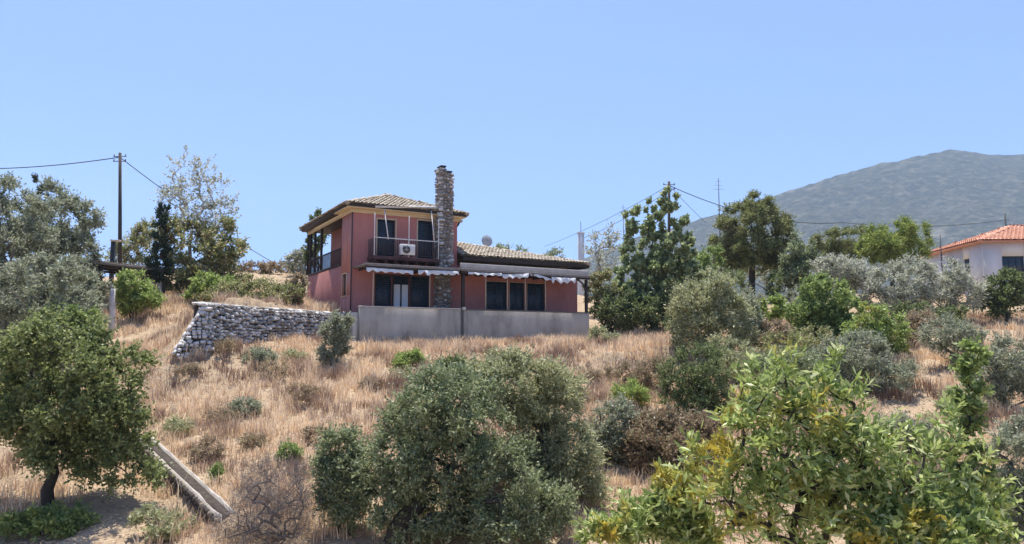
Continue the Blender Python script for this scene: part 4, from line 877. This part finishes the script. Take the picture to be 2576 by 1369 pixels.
# ------------------------------------------------------------------ poles, wires, masts
def pole(label, px, ytop, d, r=.12, lean=0.0, arms=True):
    b = ground(px, d); z = at(px, ytop, d)[2]+EYE; xt = at(px, ytop, d)[0]
    root = thing('utility_pole', label, 'utility pole', b); h = z-b[2]; dx = xt-b[0]*0-b[0]
    g = Geo(); tube(g, [(0, 0, -.5), (dx*.5, 0, h*.5), (dx, 0, h)], [r*1.2, r, r*.8], 10); obj('shaft', g, M['pole'], root, True)
    for k, zz in enumerate((h-.25, h-.6)):
        g = Geo(); tube(g, [(dx-.45, .0, zz), (dx+.45, 0, zz)], .03, 6); br = obj('bracket', g, M['metal_dark'], root)
        for s_ in (-.4, .4):
            g = Geo(); tube(g, [(dx+s_, 0, zz), (dx+s_, 0, zz+.06), (dx+s_, 0, zz+.07), (dx+s_, 0, zz+.16)], [.025, .045, .03, .03], 8); obj('insulator', g, M['metal_dark'], br)
    return np.array([b[0]+dx, b[1], z-.3])
def wire(label, A, B, sag, r=.022):
    P = [np.array(A)+(np.array(B)-np.array(A))*f-np.array([0, 0, 1])*sag*4*f*(1-f) for f in np.linspace(0, 1, 24)]; o = np.array(P[0])
    g = Geo(); tube(g, [p-o for p in P], r, 5); w_ = obj('overhead_cable', g, M['cable'], smooth=True); w_.location = o; tag(w_, label, 'cable'); return w_
def W3(px, py, d): p = at(px, py, d); p[2] += EYE; return p
PL = pole('dark wooden utility pole standing behind the carport', 302, 385, 50)
wire('sagging cable running off to the left from the left pole', PL, W3(-250, 415, 58), .55, .035)
wire('cable running down to the right behind the half bare tree', PL, W3(760, 700, 74), .5, .03)
PR = pole('utility pole rising out of the tallest poplar', 1683, 457, 55)
wire('main cable running right across the mountain from the right pole', PR, W3(2120, 560, 66), 1.0, .03); wire('cable between the right slope and the mast behind the white house', W3(2120, 560, 66), W3(2540, 552, 66), .5, .022)
wire('upper thin cable running down left from the right pole', PR, W3(1370, 620, 80), .3, .018); wire('lower thin cable running down left from the right pole', PR-np.array([0, 0, .35]), W3(1470, 598, 70), .3, .018)
wire('stay cable dropping right from the right pole', PR, W3(1775, 560, 52), .05, .016)
def mast(label, px, y0, y1, d, r=.03, name='antenna_mast', bars=3, blen=.5):
    a = at(px, y1, d); b = ground(px, d); root = thing(name, label, 'antenna', b); h = a[2]+EYE-b[2]; g = Geo(); tube(g, [(0,0,-.2), (0,0,h)], [r*1.3, r*.7], 6); obj('mast', g, M['metal_dark'], root)
    for k in range(bars):
        g = Geo(); zz = h-.3-k*.35; tube(g, [(-blen*(.5+.2*k), 0, zz), (blen*(.5+.2*k), 0, zz)], .012, 5); obj('element', g, M['metal_dark'], root)
mast('thin aerial mast left of the umbrella pine', 1816, 530, 448, 62, .045); mast('thin aerial on the far side of the right pole wires', 1571, 560, 515, 66, .035)
mast('thin pole beside the left slope of the red roof', 2375, 640, 592, 56.5, .05, bars=1, blen=.15); mast('dark pole behind the ridge of the red roof', 2540, 570, 536, 68, .09, bars=1, blen=.2)
b = ground(1463, 75); tw = thing('water_tower', 'pale blue grey tower block far behind the right end of the house', 'tower', b)
h = at(1463, 588, 75)[2]+EYE-b[2]; obj('shaft', bbox((-.32, -.32, -.3), (.32, .32, h), .04), M['far_white'], tw); obj('cap', bbox((-.38, -.38, h+.002), (.38, .38, h+.12), .03), M['far_white'], tw)
g = Geo(); tube(g, [(0, 0, h+.12), (0, 0, h+1.3)], .03, 5); obj('aerial', g, M['metal_dark'], tw)

# ------------------------------------------------------------------ carport with flat roof
cp = ground(410, 42.5); car = thing('carport', 'open carport with thin flat roof and concrete pillar on the left slope', 'carport', cp)
a = at(232, 656, 40.5)-cp; b2 = at(440, 680, 44.0)-cp; a[2] += EYE; b2[2] += EYE; dv = (b2-a); dv2 = np.array([dv[0], dv[1]])/np.linalg.norm(dv[:2]); nb = np.array([-dv2[1], dv2[0]])
g = Geo(); V = []
for P in (a, b2):
    for k in (0, 3.2):
        for z in (0, -.14): V.append((P[0]+nb[0]*k, P[1]+nb[1]*k, P[2]+z+.10*k/3.2))
g.add(V, q=[(0,1,5,4),(2,6,7,3),(0,4,6,2),(1,3,7,5),(0,2,3,1),(4,5,7,6)]); rf = obj('roof_slab', g, M['beam_dark'], car)
g = Geo(); n_ = 30
for i in range(n_):                                # corrugated sheet on the slab
    f0, f1 = i/n_, (i+.5)/n_; 
    for (fa, fb, up) in ((f0, f1, .05), (f1, (i+1)/n_, .02)):
        p, q_ = a+dv*fa, a+dv*fb; g.add([(p[0]-nb[0]*.1, p[1]-nb[1]*.1, p[2]+up), (q_[0]-nb[0]*.1, q_[1]-nb[1]*.1, q_[2]+(.07-up)), (q_[0]+nb[0]*3.3, q_[1]+nb[1]*3.3, q_[2]+.07-up+.1), (p[0]+nb[0]*3.3, p[1]+nb[1]*3.3, p[2]+up+.1)], q=[(0,1,2,3)])
obj('roof_sheet', g, M['beam'], rf)
for (f, k, wd) in ((.84, .25, .26), (.84, 2.8, .26), (.12, .25, .2), (.12, 2.8, .2)):
    p = a+dv*f+np.array([*(nb*k), 0]); zz = gz(cp[0]+p[0], cp[1]+p[1])+EYE-cp[2]
    obj('pillar', bbox((p[0]-wd/2, p[1]-wd/2, zz-.3), (p[0]+wd/2, p[1]+wd/2, p[2]-.145), .02), M['concrete' if f > .5 else 'dark_wood'], car)
for k in (.2, 1.6, 3.0):
    p, q_ = a+np.array([*(nb*k), -.22]), b2+np.array([*(nb*k), -.22]); g = Geo(); tube(g, [p, q_], .07, 4); obj('roof_beam', g, M['dark_wood'], car)
b = ground(278, 47); vp_ = thing('vent_post', 'dark post with pale cap behind the carport roof', 'post', b); h = at(278, 608, 47)[2]+EYE-b[2]
obj('post', bbox((-.11, -.11, -.2), (.11, .11, h), .01), M['metal_dark'], vp_); obj('cap', bbox((-.12, -.2, h+.002), (.42, .2, h+.1), .01), M['conc_pale'], vp_)

# ------------------------------------------------------------------ white house on the right
kc = at(2480, 735, 56); wb = np.array([kc[0], kc[1], gz(kc[0], kc[1])+EYE-.2]); wa = math.radians(4.4)
ld = np.array([math.sin(wa), math.cos(wa)]); rd = np.array([ld[1], -ld[0]])
wh = thing('white_house', 'white single storey house with red tiled hip roof at the right edge', 'house', wb, math.atan2(rd[1], rd[0]))
# local x: along the right face, local y: back along the left face
zt = at(2480, 610, 56)[2]+EYE-wb[2]; Lx, Ly = 11.0, 10.1
def wbox(name, a, b, m, p=None, bev=.01): return obj(name, bbox(a, b, bev), M[m], p or wh)
def z_at(py, d): return at(2480, py, d)[2]+EYE-wb[2]
g = Geo()
wy0, wy1 = 2.0, 2.9; wz0, wz1 = z_at(692, 58), z_at(650, 58); wx0, wx1 = 1.35, 3.0; vz0, vz1 = z_at(690, 56), z_at(645, 56)
for (a0, a1, c0_, c1_) in ((0, wx0, 0, zt), (wx1, Lx, 0, zt), (wx0, wx1, 0, vz0), (wx0, wx1, vz1, zt)): box(g, (a0, 0, c0_-.3*(c0_ == 0)), (a1, .25, c1_))
obj('front_wall', g, M['white_wall'], wh); g = Geo()
for (a0, a1, c0_, c1_) in ((.252, wy0, 0, zt), (wy1, Ly, 0, zt), (wy0, wy1, 0, wz0), (wy0, wy1, wz1, zt)): box(g, (0, a0, c0_-.3*(c0_ == 0)), (.25, a1, c1_))
obj('side_wall', g, M['white_wall'], wh); wbox('back_wall', (.26, Ly-.25, -.3), (Lx, Ly, zt), 'white_wall'); wbox('end_wall', (Lx-.25, .26, -.3), (Lx, Ly-.26, zt), 'white_wall')
wn = wbox('window', (.12, wy0+.002, wz0+.002), (.16, wy1-.002, wz1-.002), 'glass'); wbox('sill', (-.06, wy0-.08, wz0-.06), (.1, wy1+.08, wz0-.002), 'conc_pale', wn); wbox('mullion', (.09, (wy0+wy1)/2-.03, wz0+.01), (.118, (wy0+wy1)/2+.03, wz1-.01), 'shutter', wn)
wn = wbox('window', (wx0+.002, .12, vz0+.002), (wx1-.002, .16, vz1-.002), 'glass'); wbox('sill', (wx0-.08, -.06, vz0-.06), (wx1+.08, .1, vz0-.002), 'conc_pale', wn)
for k in (1, 2): wbox('mullion', (wx0+(wx1-wx0)*k/3-.03, .09, vz0+.01), (wx0+(wx1-wx0)*k/3+.03, .118, vz1-.01), 'shutter', wn)
o_ = .45; zr = z_at(572, 61); A = (-o_, -o_, zt+.1); B = (Lx+o_, -o_, zt+.1); Cc = (Lx+o_, Ly+o_, zt+.1); D = (-o_, Ly+o_, zt+.1); q0 = (Lx/2-.4, Ly/2, zr); q1 = (Lx/2+.4, Ly/2, zr)
wbox('soffit', (-o_, -o_, zt+.002), (Lx+o_, Ly+o_, zt+.09), 'tile_red')
tiled_face([A, B, q1, q0], 'tile_red', wh, tw=.3, tl=.5); tiled_face([B, Cc, q1], 'tile_red', wh, tw=.3, tl=.5); tiled_face([Cc, D, q0, q1], 'tile_red', wh, tw=.3, tl=.5); tiled_face([D, A, q0], 'tile_red', wh, tw=.3, tl=.5)
for a_, b_ in ((A, q0), (B, q1), (Cc, q1), (D, q0), (q0, q1)): ridge(a_, b_, 'tile_red', wh, .15)

# ------------------------------------------------------------------ small things on the house
A = fz(1015, 640, .7); ac = thing('air_conditioner', 'white air conditioner outdoor unit on the upper balcony', 'air conditioner', hw(A[0], -1.24, ZB+.06), ROT)
obj('casing', bbox((-.42, -.16, .03), (.42, .16, .62), .02), M['metal_white'], ac)
g = Geo(); tube(g, [(-.1, -.162, .33), (-.1, -.175, .33)], .23, 24); fan = obj('fan_opening', g, M['metal_dark'], ac)
for k in range(6):
    g = Geo(); a_ = k*math.pi/6; tube(g, [(-.1-.24*math.cos(a_), -.185, .33-.24*math.sin(a_)), (-.1+.24*math.cos(a_), -.185, .33+.24*math.sin(a_))], .005, 4); obj('grille_bar', g, M['metal_white'], fan)
for s_ in (-.3, .3): obj('bracket', bbox((s_-.03, -.15, -.03), (s_+.03, .22, .028), .005), M['metal_dark'], ac)
sd_ = fz(1224, 612, -4.2); dz = sd_[1]-.6; di = thing('satellite_dish', 'grey satellite dish on the ridge of the lower tiled roof', 'satellite dish', hw(sd_[0], 4.2, dz), ROT)
g = Geo(); V = [(0, 0, 0)]; n_ = 20
for k in range(1, 5):
    rr = .42*k/4; V += [(rr*math.cos(a_), -.5*(.42**2-rr*rr)*-1-.088, rr*1.08*math.sin(a_)) for a_ in np.linspace(0, 2*math.pi, n_, endpoint=False)]
V[0] = (0, 0.0, 0); V = [(x, -y*1.0-.1, z) for x, y, z in V]; V[0] = (0, .0, 0)
t_ = [(0, 1+k, 1+(k+1) % n_) for k in range(n_)]; q_ = [(1+(r_-1)*n_+k, 1+r_*n_+k, 1+r_*n_+(k+1) % n_, 1+(r_-1)*n_+(k+1) % n_) for r_ in range(1, 4) for k in range(n_)]
g.add(V, q=q_, t=t_); o = obj('dish', g, M['dish'], di, True); o.location = (0, -.05, .75); o.rotation_euler = (math.radians(-12), 0, math.radians(-12)); o.scale = (.9, .9, .9)
g = Geo(); tube(g, [(0, 0, -.3), (0, 0, .7)], .03, 6); obj('mast', g, M['metal_dark'], di)
g = Geo(); tube(g, [(0, -.05, .4), (.25, -.5, .6)], .012, 5); obj('feed_arm', g, M['metal_dark'], di)

# ------------------------------------------------------------------ drain channel on the slope
A = np.array([*CHA, gz(*CHA)+EYE]); B = np.array([*CHB, gz(*CHB)+EYE]); dc = thing('drain_channel', 'stone lined drain channel with two pale concrete kerbs running down the left slope', 'drain channel', A)
NCH = np.array([-CHD[1], CHD[0]])
_cx = np.linspace(0, CHL, 12); _cg = height(CHA+CHD*_cx[:, None]+NCH*.3); _cf = np.polyfit(_cx, _cg, 1)
def chz(p): return float(np.polyval(_cf, (np.array(p[:2])-CHA)@CHD))+EYE+.05
def chan(off, w_, z0, z1, name, mat, f0=0., f1=1., parent=None):
    n_ = 14; P = [A+(B-A)*f for f in np.linspace(f0, f1, n_+1)]; d2 = (B-A)[:2]/np.linalg.norm((B-A)[:2]); nn = np.array([-d2[1], d2[0]]); g = Geo(); V = []
    rr = np.random.default_rng(int(off*100)+50)
    for k, p in enumerate(P):
        zz = chz(p)
        for (o1, z1_) in ((off-w_/2, z0), (off+w_/2, z0), (off+w_/2, z1), (off-w_/2, z1)):
            V.append((p[0]+nn[0]*o1-A[0]+rr.normal(0, .008), p[1]+nn[1]*o1-A[1]+rr.normal(0, .008), zz-A[2]+z1_+rr.normal(0, .012)*(z1_ == z1)))
    q = [(4*k+j, 4*k+(j+1) % 4, 4*k+4+(j+1) % 4, 4*k+4+j) for k in range(n_) for j in range(4)]+[(3, 2, 1, 0), tuple(4*n_+j for j in range(4))]
    g.add(V, q=q); return obj(name, g, M[mat], parent or dc)
chan(-.17, .04, -.6, .06, 'kerb', 'conc_kerb'); chan(.17, .04, -.6, .10, 'kerb', 'conc_kerb', .02); chan(0, .29, -.6, .02, 'channel_bed', 'bed_shade_tone')  # bed carries the shade of the gap in its colour
rr = np.random.default_rng(8); d2 = (B-A)[:2]/np.linalg.norm((B-A)[:2]); nn = np.array([-d2[1], d2[0]])
for k in range(46):                                # stones lining the low side, its shade painted into the darker ones
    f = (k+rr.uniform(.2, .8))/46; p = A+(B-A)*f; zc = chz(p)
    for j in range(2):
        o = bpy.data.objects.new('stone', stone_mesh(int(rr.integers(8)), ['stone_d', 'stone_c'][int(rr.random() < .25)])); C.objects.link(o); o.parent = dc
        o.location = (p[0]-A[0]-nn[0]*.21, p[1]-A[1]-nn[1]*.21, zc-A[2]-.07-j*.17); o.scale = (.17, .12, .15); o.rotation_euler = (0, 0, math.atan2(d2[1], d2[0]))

# ------------------------------------------------------------------ dry grass
def in_house(q):
    s = (q-HC)@FD; t = (q-HC)@BD; return (s > ts0-.35) & (s < ts1+.05) & (t > -TP-.08) & (t < 10.6)
def on_wall(q):
    bad = np.zeros(len(q), bool)
    for a, b in ((W0, Wm), (Wm, W1)):
        d = b-a; L = np.linalg.norm(d); d = d/L; n = np.array([d[1], -d[0]]); x = (q-a)@d; y = (q-a)@n; bad |= (x > -.2) & (x < L+.3) & (y > -.65) & (y < .15)
    d2 = (B-A)[:2]/np.linalg.norm((B-A)[:2]); x = (q-A[:2])@d2; y = np.abs((q-A[:2])@np.array([-d2[1], d2[0]])); bad |= (x > -.2) & (x < np.linalg.norm((B-A)[:2])+.2) & (y < .35)
    return bad
def grassmat(name, cols, a1, sc_=.35):
    m = leafmat(name, cols, accent=a1, amount=.16, trans=.3, rough=.8, ascale=sc_); return m
M['straw'] = grassmat('straw', [(.32,.225,.15),(.44,.335,.22),(.54,.43,.29),(.63,.54,.40)], (.30,.19,.135), .6)
def blades(P, H_, W_, r, lean=.45):
    n = len(P); a = r.uniform(0, 6.28, n); A_ = np.stack([np.cos(a), np.sin(a), np.zeros(n)], 1); b = r.uniform(0, 6.28, n); Ld = np.stack([np.cos(b), np.sin(b), np.zeros(n)], 1)*(lean*r.uniform(.1, 1.2, (n, 1)))
    H_ = H_[:, None]; W_ = W_ if np.isscalar(W_) else W_[:, None]; up = np.array([0, 0, 1.0])
    m = P+Ld*H_*.3+up*H_*.55; t = P+Ld*H_*1.0+up*H_*(1-.25*np.linalg.norm(Ld, axis=1, keepdims=True))
    V = np.stack([P-A_*W_*.5, P+A_*W_*.5, m+A_*W_*.42, m-A_*W_*.42, t], 1).reshape(-1, 3); k = np.arange(n)[:, None]*5
    return V, k+np.array([0, 1, 2, 3]), k+np.array([3, 2, 4])
r = np.random.default_rng(21)
N = 26000
d_ = 16.5+r.uniform(0, 1, N)**.8*33; px_ = r.uniform(-80, 2660, N)
q = np.stack([(px_-1288)/FPX*d_, d_], 1)
dens = vnoise(q, .35, 11)*.6+vnoise(q, 1.1, 12)*.4
# bare, raked ground bottom left and the sandy path on the right carry less grass
bare = 1.15*np.exp(-(((px_-220)/290)**2+((d_-18.2)/3.0)**2))+np.exp(-(((px_-2330)/70)**2+((d_-29)/6)**2))+.8*np.exp(-(((px_-2500)/120)**2+((d_-41)/4)**2))
ok = (dens > .22+.55*np.clip(bare, 0, 1)) & ~in_house(q) & ~on_wall(q); q = q[ok]; dens = dens[ok]; d_ = d_[ok]
print('tufts', len(q))
z = height(q)+EYE; per = 9
tall = .12+.30*vnoise(q, .5, 14)+.42*vnoise(q, 1.3, 15)**2.2+.10*r.uniform(0, 1, len(q))
P = np.repeat(np.column_stack([q, z-.03]), per, 0)+np.column_stack([r.normal(0, .09, (len(q)*per, 2)), np.zeros(len(q)*per)])
Hh = np.repeat(tall, per)*r.uniform(.5, 1.25, len(P)); Ww = np.repeat(.012+.0005*d_, per)
V, Q, Tt = blades(P, Hh, Ww, r); tag(obj('dry_grass', Geo().add(V, q=Q, t=Tt), M['straw']), 'dry straw coloured grass covering the slope', 'grass', kind='stuff')
# fallen straw and litter
n = 60000; d_ = 16+r.uniform(0, 1, n)**1.1*18; px_ = r.uniform(-60, 2640, n); q = np.stack([(px_-1288)/FPX*d_, d_], 1); q = q[~in_house(q) & ~on_wall(q)]
P = np.column_stack([q, height(q)+EYE+.012]); a = r.uniform(0, 6.28, len(P)); D = np.stack([np.cos(a), np.sin(a), r.normal(0, .12, len(P))], 1)
V, Q = leaf_cards(P, D, .13, .018, r); tag(obj('straw_litter', Geo().add(V, q=Q), M['straw']), 'fallen straw and dead leaves lying on the dry soil', 'litter', kind='stuff')

# ------------------------------------------------------------------ haze
M['haze'] = bpy.data.materials.new('haze_air'); M['haze'].use_nodes = True; hn = M['haze'].node_tree; hn.nodes.clear()
pv = hn.nodes.new('ShaderNodeVolumePrincipled'); pv.inputs['Color'].default_value = (.6, .78, 1, 1); pv.inputs['Density'].default_value = .00017; pv.inputs['Anisotropy'].default_value = .0
ho = hn.nodes.new('ShaderNodeOutputMaterial'); hn.links.new(pv.outputs[0], ho.inputs['Volume'])
hz = obj('haze', box(Geo(), (-3300, -450, EYE-10), (3500, 3100, EYE+640)), M['haze']); tag(hz, kind='stuff')
